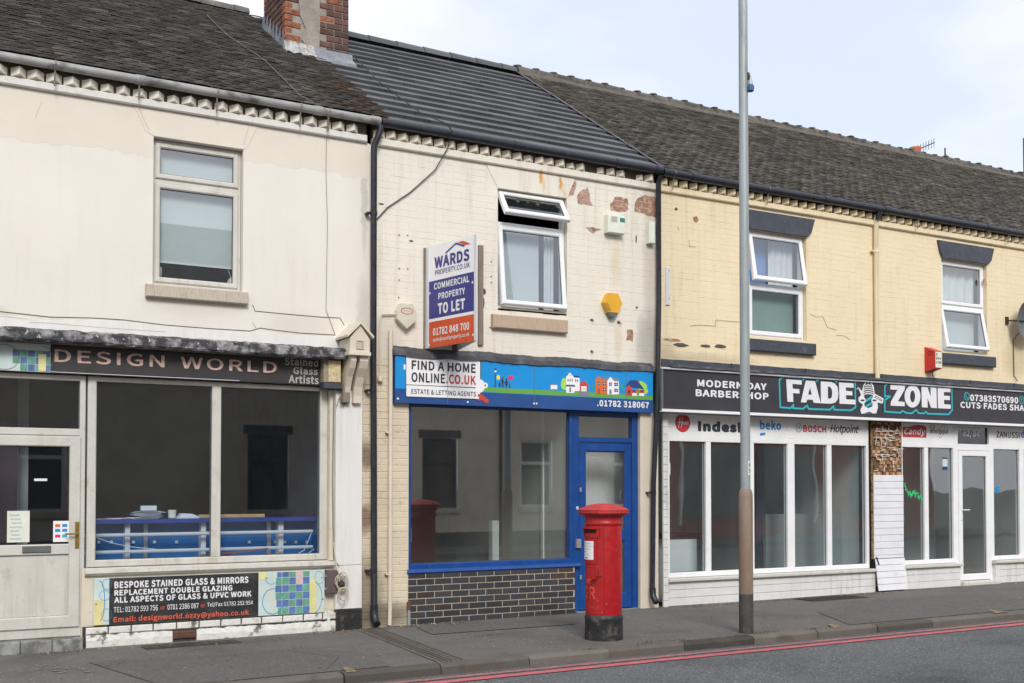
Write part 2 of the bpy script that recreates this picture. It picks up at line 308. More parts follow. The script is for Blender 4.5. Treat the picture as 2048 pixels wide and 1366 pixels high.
mat('terracotta', (.47,.14,.055), .8, .15, 9, bump=.2)
mat('stained_steel', (.16,.17,.17), .5, .1, 5, metal=.4, bump=0)
glass('glass', 2.7, (.93,.95,.95), dust=.022); glass('glass_dark', 1.8, (.90,.93,.97), dust=.008); glass('glass_wavy', 2.6, (.93,.96,.96), .09, 1.6, dust=.035)
glass('glass_smoke', 1.75, (.16,.16,.16), .25, 5.)

# ---------------------------------------------------------------- mesh builder
WORLD = {}
class MB:
    def __init__(s, auto=False): s.v = []; s.f = []; s.m = []; s.t = []; s.tint = 0.; s.g = []; s.gi = 0; s.auto = auto; s.grp = False
    def add(s, vs, fs, mi=0):
        if s.auto: s.gi += 1
        s.g += [s.gi]*len(fs)
        o = len(s.v); s.v += [tuple(p) for p in vs]
        for f in fs: s.f.append(tuple(o+i for i in f)); s.m.append(mi); s.t.append(s.tint)
        return s
    def quad(s, a, b, c, d, mi=0): return s.add((a,b,c,d), ((0,1,2,3),), mi)
    def box(s, x0,x1,y0,y1,z0,z1, mi=0):
        v = [(x0,y0,z0),(x1,y0,z0),(x1,y1,z0),(x0,y1,z0),(x0,y0,z1),(x1,y0,z1),(x1,y1,z1),(x0,y1,z1)]
        return s.add(v, ((0,3,2,1),(4,5,6,7),(0,1,5,4),(1,2,6,5),(2,3,7,6),(3,0,4,7)), mi)
    def bev(s, x0,x1,y0,y1,z0,z1, b=.004, mi=0):
        """block whose street face (y0) has chamfered edges"""
        b = min(b, (x1-x0)*.45, (z1-z0)*.45)
        v = [(x0,y1,z0),(x1,y1,z0),(x1,y1,z1),(x0,y1,z1),(x0,y0+b,z0),(x1,y0+b,z0),(x1,y0+b,z1),(x0,y0+b,z1),
             (x0+b,y0,z0+b),(x1-b,y0,z0+b),(x1-b,y0,z1-b),(x0+b,y0,z1-b)]
        return s.add(v, ((8,9,10,11),(4,5,9,8),(5,6,10,9),(6,7,11,10),(7,4,8,11),(0,1,5,4),(1,2,6,5),(2,3,7,6),(3,0,4,7),(0,3,2,1)), mi)
    def ring(s, x0,x1,z0,z1,w,y0,y1,b=.008,mi=0, wt=None, wb=None):
        """mitred rectangular frame; w = face width"""
        wt = w if wt is None else wt; wb = w if wb is None else wb
        def rect(a,c,d,e,y): return [(a,y,d),(c,y,d),(c,y,e),(a,y,e)]
        L = [rect(x0,x1,z0,z1,y1), rect(x0,x1,z0,z1,y0+b), rect(x0+b,x1-b,z0+b,z1-b,y0),
             rect(x0+w-b,x1-w+b,z0+wb-b,z1-wt+b,y0), rect(x0+w,x1-w,z0+wb,z1-wt,y0+b), rect(x0+w,x1-w,z0+wb,z1-wt,y1)]
        vs = [p for r in L for p in r]; fs = []
        for k in range(5):
            for i in range(4):
                j = (i+1)%4; fs.append((k*4+i, k*4+j, (k+1)*4+j, (k+1)*4+i))
        for i in range(4): fs.append((20+i, 20+(i+1)%4, (i+1)%4, i))
        return s.add(vs, fs, mi)
    def prism(s, pts, y0, y1, mi=0, M=None):
        n = len(pts); vs = [(x,y0,z) for x,z in pts]+[(x,y1,z) for x,z in pts]
        if M: vs = [M(*p) for p in vs]
        fs = [tuple(range(n)), tuple(range(2*n-1, n-1, -1))]+[(i, n+i, n+(i+1)%n, (i+1)%n) for i in range(n)]
        return s.add(vs, fs, mi)
    def prismx(s, pts, x0, x1, mi=0):
        """outline in (y, z) pushed along x"""
        n = len(pts); vs = [(x0,y,z) for y,z in pts]+[(x1,y,z) for y,z in pts]
        return s.add(vs, [tuple(range(n)), tuple(range(2*n-1, n-1, -1))]+[(i,n+i,n+(i+1)%n,(i+1)%n) for i in range(n)], mi)
    def tube(s, pts, r, n=8, mi=0, caps=True):
        pts = [Vector(p) for p in pts]; rs = r if isinstance(r, (list,tuple)) else [r]*len(pts)
        vs = []; u = None
        for i, p in enumerate(pts):
            d = (pts[min(i+1,len(pts)-1)]-pts[max(i-1,0)]).normalized()
            if u is None: u = d.orthogonal().normalized()
            u = (u-d*u.dot(d)).normalized(); w = d.cross(u)
            for k in range(n):
                a = 2*math.pi*k/n; vs.append(p+(u*math.cos(a)+w*math.sin(a))*rs[i])
        fs = []
        for i in range(len(pts)-1):
            for k in range(n): fs.append((i*n+k, i*n+(k+1)%n, (i+1)*n+(k+1)%n, (i+1)*n+k))
        if caps: fs += [tuple(range(n-1,-1,-1)), tuple((len(pts)-1)*n+k for k in range(n))]
        return s.add(vs, fs, mi)
    def lathe(s, prof, c, n=32, mi=0):
        vs = []
        for r, z in prof:
            for k in range(n):
                a = 2*math.pi*k/n; vs.append((c[0]+r*math.cos(a), c[1]+r*math.sin(a), c[2]+z))
        fs = []
        for i in range(len(prof)-1):
            for k in range(n): fs.append((i*n+k, i*n+(k+1)%n, (i+1)*n+(k+1)%n, (i+1)*n+k))
        fs += [tuple(range(n-1,-1,-1)), tuple((len(prof)-1)*n+k for k in range(n))]
        return s.add(vs, fs, mi)
    def disc(s, x, z, rx, rz, y0, y1, n=20, mi=0, M=None):
        if s.grp: s.gi += 1
        return s.prism([(x+rx*math.cos(2*math.pi*k/n), z+rz*math.sin(2*math.pi*k/n)) for k in range(n)], y0, y1, mi, M)
    def line(s, pts, w, y0, y1, closed=False, mi=0, M=None):
        """flat stroke of width w along (x, z) points"""
        n = len(pts)
        if s.grp: s.gi += 1
        rng_ = range(n if closed else n-1)
        for i in rng_:
            a = Vector(pts[i]); b = Vector(pts[(i+1)%n]); d = b-a
            if d.length < 1e-6: continue
            d.normalize(); q = Vector((-d.y, d.x))*w/2; e = d*w*.35
            s.prism([tuple(a-e-q), tuple(b+e-q), tuple(b+e+q), tuple(a-e+q)], y0-i*.00001, y1, mi, M)
        return s
    def ellipse(s, x, z, rx, rz, w, y0, y1, mi=0, a0=0, a1=360, M=None):
        n = 28; P = [(x+rx*math.cos(R(a0+(a1-a0)*k/n)), z+rz*math.sin(R(a0+(a1-a0)*k/n))) for k in range(n+1)]
        return s.line(P, w, y0, y1, False, mi, M)
    def hinge(s, y0, z0, ang):
        c, q = math.cos(ang), math.sin(ang)
        s.v = [(x, y0+(y-y0)*c+(z-z0)*q, z0+(z-z0)*c-(y-y0)*q) for x,y,z in s.v]; return s
    def build(s, name, mats, parent=None, smooth=False, kind=None, origin=None):
        if isinstance(mats, str): mats = [mats]
        if len(s.g) == len(s.f) and len(set(s.g)) > 1:      # separate pieces become separate parts
            for gi in sorted(set(s.g)):
                q = MB(); ids = [i for i in range(len(s.f)) if s.g[i] == gi]; used = {}
                for i in ids:
                    f = []
                    for k in s.f[i]:
                        if k not in used: used[k] = len(q.v); q.v.append(s.v[k])
                        f.append(used[k])
                    q.f.append(tuple(f)); q.t.append(s.t[i]); q.m.append(0)
                o = q.build(name, mats[s.m[ids[0]]], parent, smooth, kind, origin)
            return o
        pl = WORLD[parent.name] if parent is not None else Vector((0,0,0))
        og = Vector(origin) if origin is not None else pl
        me = bpy.data.meshes.new(name)
        me.from_pydata([(x-og.x, y-og.y, z-og.z) for x,y,z in s.v], [], s.f)
        for m_ in mats: me.materials.append(MATS[m_])
        if len(mats) > 1: me.polygons.foreach_set('material_index', s.m)
        if any(s.t):
            at = me.attributes.new('tint', 'FLOAT', 'FACE'); at.data.foreach_set('value', s.t)
        if smooth:
            me.polygons.foreach_set('use_smooth', [True]*len(me.polygons))
            try: me.set_sharp_from_angle(angle=R(35))
            except Exception: pass
        me.update()
        o = bpy.data.objects.new(name, me); COL.objects.link(o)
        if parent is not None: o.parent = parent
        o.location = og-pl; WORLD[o.name] = og
        if kind: o['kind'] = kind
        return o
def inst(name, mesh, loc, parent, rot=None, scale=None):
    o = bpy.data.objects.new(name, mesh); COL.objects.link(o); o.parent = parent
    o.location = Vector(loc)-WORLD[parent.name]; WORLD[o.name] = Vector(loc)
    if rot: o.rotation_euler = rot
    if scale: o.scale = scale
    return o
def tag(o, label, cat, group=None, kind=None):
    o['label'] = label; o['category'] = cat
    if group: o['group'] = group
    if kind: o['kind'] = kind
    return o
def thing(name, label, cat, loc=(0,0,0), group=None):
    o = bpy.data.objects.new(name, None); COL.objects.link(o); o.location = loc; o.empty_display_size = .1
    WORLD[o.name] = Vector(loc); return tag(o, label, cat, group)
def struct(name, mb, mats, parent=None, smooth=False, **k):
    o = mb.build(name, mats, parent, smooth, **k); o['kind'] = 'structure'; return o

_tc = {}
FONT = None
try:
    import os
    FONT = bpy.data.fonts.load(os.path.join(bpy.utils.resource_path('LOCAL'), 'datafiles', 'fonts', 'Noto Sans CJK Regular.woff2'))   # shipped with Blender; built-in font otherwise
except Exception: FONT = None
def text2d(txt, bold=0., spacing=1., shear=0.):
    key = (txt, bold, spacing, shear)
    if key in _tc: return _tc[key]
    cu = bpy.data.curves.new('t', 'FONT'); cu.body = txt; cu.size = 1; cu.offset = bold; cu.space_character = spacing; cu.shear = shear
    if FONT: cu.font = FONT
    cu.resolution_u = 3
    o = bpy.data.objects.new('t', cu); COL.objects.link(o)
    bpy.context.view_layer.update()
    dg = bpy.context.evaluated_depsgraph_get()
    me = bpy.data.meshes.new_from_object(o.evaluated_get(dg))
    vs = [(v.co.x, v.co.y) for v in me.vertices]; fs = [tuple(p.vertices) for p in me.polygons]
    bpy.data.objects.remove(o); bpy.data.curves.remove(cu); bpy.data.meshes.remove(me)
    _tc[key] = (vs, fs); return vs, fs
def text(mb, txt, x0, x1, z0, z1, y, bold=0., spacing=1., shear=0., mi=0, M=None, slope=0.):
    """lettering fitted to a box on the upright plane y"""
    bold *= .55; vs, fs = text2d(txt, 0., spacing*(1+bold*3.2), shear)
    if not vs: return
    if not mb.auto: mb.gi += 1
    ax = min(v[0] for v in vs); bx = max(v[0] for v in vs); az = min(v[1] for v in vs); bz = max(v[1] for v in vs)
    sx = (x1-x0)/(bx-ax); sz = (z1-z0)/(bz-az)
    # heavier strokes: the same outline laid a few times in a small circle, each copy a hair proud of the last
    if bold > 0:
        ww = bx-ax+2*bold; hh = bz-az+2*bold; sx = (x1-x0)/ww; sz = (z1-z0)/hh
        offs = [(bold*q*math.cos(R(45*k)), bold*q*math.sin(R(45*k))) for q in ((1.,) if bold < .02 else (1.,.5)) for k in range(8)]+[(0,0)]
    else: offs = [(0,0)]
    au = mb.auto; mb.auto = False
    for i, (ox, oz) in enumerate(offs):
        out = [(x0+(v[0]-ax+bold+ox)*sx, y-i*.00006, z0+(v[1]-az+bold+oz)*sz+slope*(v[0]-ax)*sx) for v in vs]
        if M: out = [M(*p) for p in out]
        mb.add(out, fs, mi)
    mb.auto = au

def wall_grid(mb, x0, x1, z0, z1, y, holes, depth=.12, mi=0):
    xs = sorted({x0, x1, *[max(x0,min(x1,h[0])) for h in holes], *[max(x0,min(x1,h[1])) for h in holes]})
    zs = sorted({z0, z1, *[max(z0,min(z1,h[2])) for h in holes], *[max(z0,min(z1,h[3])) for h in holes]})
    for i in range(len(xs)-1):
        for j in range(len(zs)-1):
            cx = (xs[i]+xs[i+1])/2; cz = (zs[j]+zs[j+1])/2
            if any(h[0] < cx < h[1] and h[2] < cz < h[3] for h in holes): continue
            mb.quad((xs[i],y,zs[j]),(xs[i+1],y,zs[j]),(xs[i+1],y,zs[j+1]),(xs[i],y,zs[j+1]), mi)
    for a,b,c,d in holes:
        e = y+depth
        mb.quad((a,y,c),(a,y,d),(a,e,d),(a,e,c), mi); mb.quad((b,y,d),(b,y,c),(b,e,c),(b,e,d), mi)
        mb.quad((a,y,d),(b,y,d),(b,e,d),(a,e,d), mi); mb.quad((b,y,c),(a,y,c),(a,e,c),(b,e,c), mi)
def bricks(mb, x0, x1, z0, z1, y, holes, proud=.004, jit=.0015, bw=.225, bh=.075, j=.010, b=.005, seed=1, drop=0., merge=0.):
    rnd = random.Random(seed); row = 0; z = z0
    while z < z1-.02:
        zt = min(z+bh-j, z1); x = x0-(bw/2 if row % 2 else 0)-(rnd.random()*.02)
        while x < x1:
            hw = bw if (row % 6) else bw/2          # a header course now and then
            a, c = max(x, x0), min(x+hw-j, x1)
            if c-a > .03:
                segs = [(a, c)]
                for h in holes:
                    if zt > h[2] and z < h[3]:
                        ns = []
                        for p, q in segs:
                            if h[0] >= q or h[1] <= p: ns.append((p,q)); continue
                            if h[0]-p > .02: ns.append((p, h[0]))
                            if q-h[1] > .02: ns.append((h[1], q))
                        segs = ns
                for p, q in segs:
                    if rnd.random() < drop: continue
                    mb.tint = rnd.random()
                    dz = rnd.uniform(-.0015,.0015)
                    ex = j if rnd.random() < merge else 0; ez = j+.001 if rnd.random() < merge*.75 else 0
                    mb.bev(p, min(q+ex, x1), y-proud+rnd.uniform(-jit, jit), y+.002, z+dz, zt+dz+ez, b)
            x += hw
        z += bh; row += 1
def ragged(cx, cz, rx, rz, n=14, seed=0, k=.35):
    rnd = random.Random(seed)
    return [(cx+rx*(1-k*rnd.random())*math.cos(2*math.pi*i/n), cz+rz*(1-k*rnd.random())*math.sin(2*math.pi*i/n)) for i in range(n)]
def lumpy(mb, x0, x1, prof, amp, step=.08, seed=3, mi=0, wave=0.):
    rnd = random.Random(seed); n = max(2, int((x1-x0)/step)); k = len(prof); vs = []
    for i in range(n+1):
        x = x0+(x1-x0)*i/n; w = wave*math.sin(x*5.1)+wave*.6*math.sin(x*11.7+1)
        for (y,z) in prof: vs.append((x, y+rnd.uniform(-amp,amp)*.6, z+w+rnd.uniform(-amp,amp)))
    fs = []
    for i in range(n):
        for q in range(k): fs.append((i*k+q, i*k+(q+1)%k, (i+1)*k+(q+1)%k, (i+1)*k+q))
    fs += [tuple(range(k)), tuple(n*k+q for q in range(k-1,-1,-1))]
    mb.add(vs, fs, mi)
def room(parent, x0, x1, y0, y1, z0, z1, wall, floor='room_floor', name='room_lining', backc=None, right=None):
    m = MB()
    m.quad((x0,y1,z0),(x1,y1,z0),(x1,y1,z1),(x0,y1,z1), 2 if backc else 0)
    m.quad((x0,y0,z0),(x0,y1,z0),(x0,y1,z1),(x0,y0,z1)); m.quad((x1,y0,z0),(x1,y1,z0),(x1,y1,z1),(x1,y0,z1), 3 if right else 0)
    m.quad((x0,y0,z1),(x1,y0,z1),(x1,y1,z1),(x0,y1,z1)); m.quad((x0,y0,z0),(x1,y0,z0),(x1,y1,z0),(x0,y1,z0), 1)
    return m.build(name, [wall, floor, backc or wall, right or wall], parent)
def pane(parent, x0, x1, z0, z1, y, m='glass', hinge=None):
    b = MB().box(x0-.004, x1+.004, y, y+.006, z0-.004, z1+.004)
    if hinge: b.hinge(*hinge)
    g = MB(); g.ring(x0-.002, x1+.002, z0-.002, z1+.002, .009, y-.004, y+.004, .001)
    if hinge: g.hinge(*hinge)
    g.build('glazing_seal', 'seal', parent)
    return b.build('pane', m, parent)

# ================================================================ ground
def sheet(mb, x0, x1, y0, y1, z0, z1=None, n=1, mi=0):
    z1 = z0 if z1 is None else z1
    mb.quad((x0,y0,z0+gz(x0)),(x1,y0,z0+gz(x1)),(x1,y1,z1+gz(x1)),(x0,y1,z1+gz(x0)), mi)
GX0, GX1 = -40, 70
m = MB(); m.quad((-700,-700,-.75),(700,-700,-.75),(700,700,-.75),(-700,700,-.75)); struct('ground', m, 'tarmac')
m = MB(); sheet(m, GX0, GX1, -2.64, .6, -.010, 0); struct('pavement', m, 'tarmac')
m = MB(); sheet(m, GX0, GX1, -10.3, -3.14, -.02, -.098); struct('road', m, 'road')
m = MB(); sheet(m, GX0, GX1, -3.14, -2.70, -.096, -.094); struct('road_edge', m, 'gutter_strip')
m = MB(); sheet(m, GX0, GX1, -13.2, -10.3, .08, .07); sheet(m, GX0, GX1, -10.3, -10.299, -.2, .08); struct('far_pavement', m, 'tarmac_dark')
def worn_line(name, yc, w, mt, zz, seed):
    rnd = random.Random(seed); m = MB(); x = -8; vs = []; n = 0
    while x < 40:
        a = w/2*(1+rnd.uniform(-.14,.10)); b = w/2*(1+rnd.uniform(-.14,.10))
        vs += [(x, yc-a, zz+gz(x)), (x, yc+b, zz+gz(x))]; n += 1; x += .06
    m.add(vs, [(2*i, 2*i+2, 2*i+3, 2*i+1) for i in range(n-1)])
    return struct(name, m, mt)
worn_line('red_line', -3.125, .115, 'red_line', -.090, 4)
worn_line('red_line', -2.945, .095, 'red_line_worn', -.090, 5)
# tarmac repairs and seams
def patch(pts, z, mt, name='pavement_patch'):
    m = MB(); m.add([(x, y, z+gz(x)+.0035*y) for x, y in pts], [tuple(range(len(pts)))]); return struct(name, m, mt)
patch([(2.2,-2.6),(4.15,-2.6),(4.3,-1.9),(3.9,-1.1),(1.9,-1.0)], .005, 'tarmac_dark')
patch([(9.8,-2.6),(14.2,-2.6),(13.9,-.9),(12.2,-.8),(10.4,-1.5)], .005, 'tarmac_dark')
patch([(5.4,-.9),(7.2,-.95),(7.1,-.35),(5.5,-.3)], .0055, 'tarmac_dark')
def seam(pts, w=.006):
    m = MB()
    for i in range(len(pts)-1):
        a = Vector(pts[i]); b = Vector(pts[i+1]); d = (b-a).normalized(); q = Vector((-d.y,d.x))*w/2
        m.add([(p.x,p.y,.009+gz(p.x)+.0035*p.y) for p in (a-q,b-q,b+q,a+q)], [(0,1,2,3)])
    return struct('pavement_seam', m, 'seam')
seam([(1.,-1.25),(2.3,-1.2),(3.2,-1.3),(4.6,-1.15)]); seam([(3.7,-1.3),(3.95,-1.9),(3.6,-2.5)])
seam([(5.2,-1.45),(6.1,-1.2),(7.6,-1.25),(9.5,-1.1),(12.,-1.3)], .006)
m = MB(); r_ = random.Random(77)
for k in range(26):
    px_,py_ = 125+r_.gauss(0,32), 1329+r_.gauss(0,3.4); x,y = gp(px_,py_)
    y = max(y,-2.6); rx,ry = r_.uniform(.01,.06),r_.uniform(.008,.025); z = gz(x)+.0035*y+.0045
    m.add([(x+rx*(.6+.4*r_.random())*math.cos(R(40*i)),y+ry*(.6+.4*r_.random())*math.sin(R(40*i)),z+.0001*k) for i in range(9)],[tuple(range(9))])
tag(m.build('powder_spill','powder'),'pale powdery splash spilt on the pavement in front of the white door','spill',kind='stuff')
# kerb: every stone its own piece
kerb = bpy.data.objects.new('kerb', None); COL.objects.link(kerb); kerb['kind'] = 'structure'; WORLD['kerb'] = Vector((0,0,0))
ks = MB(); ks.prismx([(-2.64,-.3),(-2.64,-.006),(-2.735,-.010),(-2.752,-.016),(-2.765,-.035),(-2.775,-.3)], 0, .905)
ksm = ks.build('kerb_stone', 'kerb_stone', kerb); kmesh = ksm.data; bpy.data.objects.remove(ksm)
rk = random.Random(2)
for i in range(-8, 34):
    x = i*.915
    inst('kerb_stone', kmesh, (x, rk.uniform(-.006,.006), gz(x+.45)+rk.uniform(-.004,.004)), kerb, (0, -.005+rk.uniform(-.003,.003), rk.uniform(-.003,.003)))
def gmark(pxs, name, mt, z=.004):
    m = MB(); pts = [gp(px, py, -.008) for px, py in pxs]; pts = [(x, max(y+.06, -2.73)) for x, y in pts]
    m.add([(x, y, gz(x)-.0005+.0035*(y+2.64)*10*.3) for x, y in pts], [tuple(range(len(pts)))]); o = m.build(name, mt); o['kind'] = 'structure'; return o
gmark([(690,1332),(703,1333),(727,1342),(724,1346),(708,1345),(697,1339)], 'paint_mark', 'yellow_worn')
gmark([(1662,1252),(1672,1251),(1692,1257),(1690,1261),(1676,1258)], 'paint_mark', 'yellow_worn')
gmark([(1985,1223),(2000,1226),(2028,1228),(2024,1232),(2000,1231)], 'paint_mark', 'yellow_worn')
# drainage channel across the pavement: four ribs and grooves
ch = thing('drain_channel', 'ribbed iron drainage channel running from the black downpipe to the kerb', 'drain channel', (4.85,-1.5,gz(4.85)))
m = MB(); m.add([(4.86,-.18,.003+gz(4.9)),(5.13,-.18,.003+gz(4.9)),(4.88,-2.70,.003+gz(4.9)-.012),(4.60,-2.70,.003+gz(4.9)-.012)], [(0,3,2,1)]); m.build('channel_bed', 'iron', ch)
for k in range(6):
    m = MB(); x0 = 4.865+k*.050; zz = gz(4.9)
    m.tube([(x0,-.16,zz+.003),(x0-.25,-2.70,zz-.006)], .0125, 6); m.build('rib', 'kerb_stone', ch)
def grate(name, label, x0, x1, y0, y1, nb, mt):
    t = thing(name, label, 'drain cover', ((x0+x1)/2,(y0+y1)/2,gz(x0)))
    z = gz((x0+x1)/2); m = MB(); m.box(x0,x1,y0,y1,z-.02,z+.0045); m.build('cover_plate', mt, t)
    m = MB(); m.box(x0-.02,x1+.02,y0-.02,y0,z-.02,z+.008); m.box(x0-.02,x1+.02,y1,y1+.02,z-.02,z+.008); m.box(x0-.02,x0,y0,y1,z-.02,z+.008); m.box(x1,x1+.02,y0,y1,z-.02,z+.008)
    m.build('rim', mt, t)
    for k in range(nb):
        x = x0+(x1-x0)*(k+.5)/nb; MB().box(x-.012,x+.012,y0+.01,y1-.01,z+.0045,z+.010).build('bar', mt, t)
grate('cellar_grate', 'iron cellar grate in the pavement under the low stained glass advert', 2.55,3.45,-.42,-.22, 9, 'iron')
grate('cellar_grate', 'square rusty iron cellar cover in the pavement behind the lamp post', 11.3,12.3,-.52,-.16, 12, 'iron')
# litter against the walls
lit = MB(); rl = random.Random(12)
for k in range(1500):
    zone = rl.random()
    if zone < .45: x = rl.uniform(9.3,13.); y = -.13-abs(rl.gauss(0,.06))
    elif zone < .65: x = rl.uniform(4.5,6.2); y = -.06-abs(rl.gauss(0,.09))
    elif zone < .8: x = rl.uniform(13.,16.5); y = -.16-abs(rl.gauss(0,.06))
    elif zone < .88: x = rl.uniform(1.5,5.0); y = -.15-abs(rl.gauss(0,.06))
    else: x = rl.uniform(1,15); y = rl.uniform(-2.6,-.2)
    s_ = rl.uniform(.005,.022); a = rl.uniform(0,6.3); z = gz(x)+.004
    lit.tint = rl.random()
    c, q = math.cos(a)*s_, math.sin(a)*s_
    lit.add([(x+c,y+q,z+rl.random()*.01),(x-q*.6,y+c*.6,z+rl.random()*.006),(x-c,y-q,z),(x+q*.5,y-c*.5,z+rl.random()*.008)], [(0,1,2,3)])
tag(lit.build('leaf_litter', 'leaf_litter'), 'dry leaves and crumbs of grit gathered along the foot of the walls', 'litter', kind='stuff')
wd = MB()
for k in range(500):
    cx, cy = rl.choice([(7.0,-2.55),(7.25,-2.62),(6.9,-2.66),(8.5,-2.62),(8.15,-2.66),(9.2,-2.66),(6.2,-2.68),(11.0,-.15),(11.45,-.14)])
    x = rl.gauss(cx,.10); y = rl.gauss(cy,.018); h = rl.uniform(.006,.02); a = rl.uniform(0,3.1); z = gz(x)-.004
    wd.add([(x-.004*math.cos(a),y-.004*math.sin(a),z),(x+.004*math.cos(a),y+.004*math.sin(a),z),(x+rl.uniform(-.02,.02),y+rl.uniform(-.015,.015),z+h)], [(0,1,2)])
tag(wd.build('moss', 'moss'), 'small tufts of moss and weeds along the back of the kerb', 'weeds', kind='stuff')

# ================================================================ roofs
PIT = R(33); TP = math.tan(PIT); CPI, SPI = math.cos(PIT), math.sin(PIT)
EY, EZ = -.10, 5.655; RIDGE_Y = 3.70; RIDGE_Z = EZ+(RIDGE_Y-EY)*TP
def roof_pt(x, s, h, off=0.):      # s up the slope, h proud of it
    return (x, EY+s*CPI-h*SPI, EZ+off+s*SPI+h*CPI)
SL = (RIDGE_Y-EY)/CPI
def tile_mb(w, l, th, camber=.004):
    m = MB(); vs = []
    n = 3
    for (s, h0) in ((0, th*2.3), (l, th*.2)):
        for k in range(n):
            u = (k/(n-1)-.5); hh = h0-camber*(2*u)**2
            vs.append((u*w, s, hh))
    for k in range(n):
        u = (k/(n-1)-.5); vs.append((u*w, 0, th*(1.35 if camber else .7)-camber*(2*u)**2-.002))
    m.v = vs; m.f = [(0,1,4,3),(1,2,5,4),(6,7,1,0),(7,8,2,1),(0,3,6),(2,8,5)]; m.m = [0]*6; m.t = [0.]*6
    return m
def tiled_roof(parent, x0, x1, w, gauge, th, mt, off, rnd, jit, best, camber=.004, mt2=None, mt2_from=None, half=True):
    """best(x, s) orders the tiles; the 300 that show largest are parts, the rest one joined piece"""
    proto = tile_mb(w*.985, gauge*1.5, th, camber)
    pv = proto.v; tiles = []
    rows = int(SL/gauge)
    for r in range(rows):
        s = r*gauge; x = x0+w/2+(w/2 if (half and r % 2) else 0)-w*.5*(r % 2)
        k = 0
        while x < x1+.0:
            tiles.append((x+w*.25*(r%2), s)); x += w
    tiles.sort(key=lambda t: best(*t))
    near, far = tiles[:300], tiles[300:]
    # a shared tile mesh for the single tiles
    def place(x, s):
        return (x+rnd.uniform(-jit,jit)*.4, s+rnd.uniform(-jit,jit)*.7, rnd.uniform(0,jit)*.55, rnd.uniform(-jit,jit)*.9, rnd.uniform(-jit,jit)*1.5)
    base = MB(); base.v = [(x, y*CPI-h*SPI, y*SPI+h*CPI) for x,y,h in pv]; base.f = proto.f; base.m = proto.m; base.t = proto.t
    me = bpy.data.meshes.new('tile'); me.from_pydata(base.v, [], base.f); me.materials.append(MATS[mt])
    me2 = None
    if mt2: me2 = me.copy(); me2.materials.clear(); me2.materials.append(MATS[mt2])
    for (x, s) in near:
        xx, ss, hh, rz, ry = place(x, s)
        use = me2 if (mt2 and mt2_from(x, s, rnd)) else me
        inst('tile', use, roof_pt(xx, ss, hh, off), parent, (0, ry*1.2, rz*.8))
    if far:
        m = MB()
        for (x, s) in far:
            xx, ss, hh, rz, ry = place(x, s); m.tint = rnd.random(); 
            mi = 1 if (mt2 and mt2_from(x, s, rnd)) else 0
            vs = [roof_pt(xx+px, ss+py+rz*px, hh+ph+ry*px*1.4, off) for px,py,ph in pv]
            m.add(vs, proto.f, mi)
        m.build('tile_courses', [mt, mt2] if mt2 else mt, parent, kind='stuff')
def roof_body(parent, x0, x1, off=0., name='roof', mt='tile_old', back=7.5):
    m = MB(); m.prismx([(EY+.02,EZ+off-.02),(RIDGE_Y,RIDGE_Z+off-.02),(2*RIDGE_Y-EY,EZ+off-.02)], x0, x1); return m.build(name, mt, parent)
def shell(parent, x0, x1, name='rear_walls', mt='brick_exposed'):
    m = MB(); yb = 7.2
    m.quad((x0,yb,-.2),(x1,yb,-.2),(x1,yb,EZ),(x0,yb,EZ))
    m.quad((x0+.004,.12,-.2),(x0+.004,yb,-.2),(x0+.004,yb,EZ),(x0+.004,.12,EZ)); m.quad((x1-.004,.12,-.2),(x1-.004,yb,-.2),(x1-.004,yb,EZ),(x1-.004,.12,EZ))
    return m.build(name, mt, parent)

# ================================================================ building one: stained glass shop
XA, XB, XC, XD = -3.0, 5.06, 9.09, 24.5
left = thing('terraced_shop', 'cream rendered shop with dark DESIGN WORLD fascia and white half glazed door', 'shop building', (1.5,0,0))
mid = thing('terraced_shop', 'cream painted brick shop with bright blue fascia and blue door in the middle', 'shop building', (7,0,0))
right = thing('terraced_shop', 'yellow painted brick barber shop with white boarded front on the right', 'shop building', (14,0,0))
rnd = random.Random(5)
shell(left, XA, XB); shell(mid, XB, XC); shell(right, XC, XD)
rf = roof_body(left, XA, 5.18, .05)
def m2l(x, s, r): return x > 4.55+.2*r.random() and s < 1.4 and r.random() < .6
tiled_roof(rf, XA, 5.2, .168, .099, .0155, 'tile_old', .06, rnd, .010, lambda x, s: (abs(x-3.0)*.45+s) if x > 1.0 else 99, mt2='tile_brown', mt2_from=m2l)
rf = roof_body(mid, 5.18, XC-.01, 0, mt='tile_new')
tiled_roof(rf, 5.12, XC, .33, .290, .026, 'tile_new', 0., random.Random(8), .0022, lambda x, s: s, camber=.0, half=True)
rf = roof_body(right, XC-.02, XD, .0, mt='tile_right')
tiled_roof(rf, XC-.03, XD, .168, .100, .0155, 'tile_right', .03, rnd, .011, lambda x, s: (abs(x-11)*.4+s), mt2='tile_brown', mt2_from=lambda x, s, r: x < 9.5 and s > 2.8 and r.random() < .3)
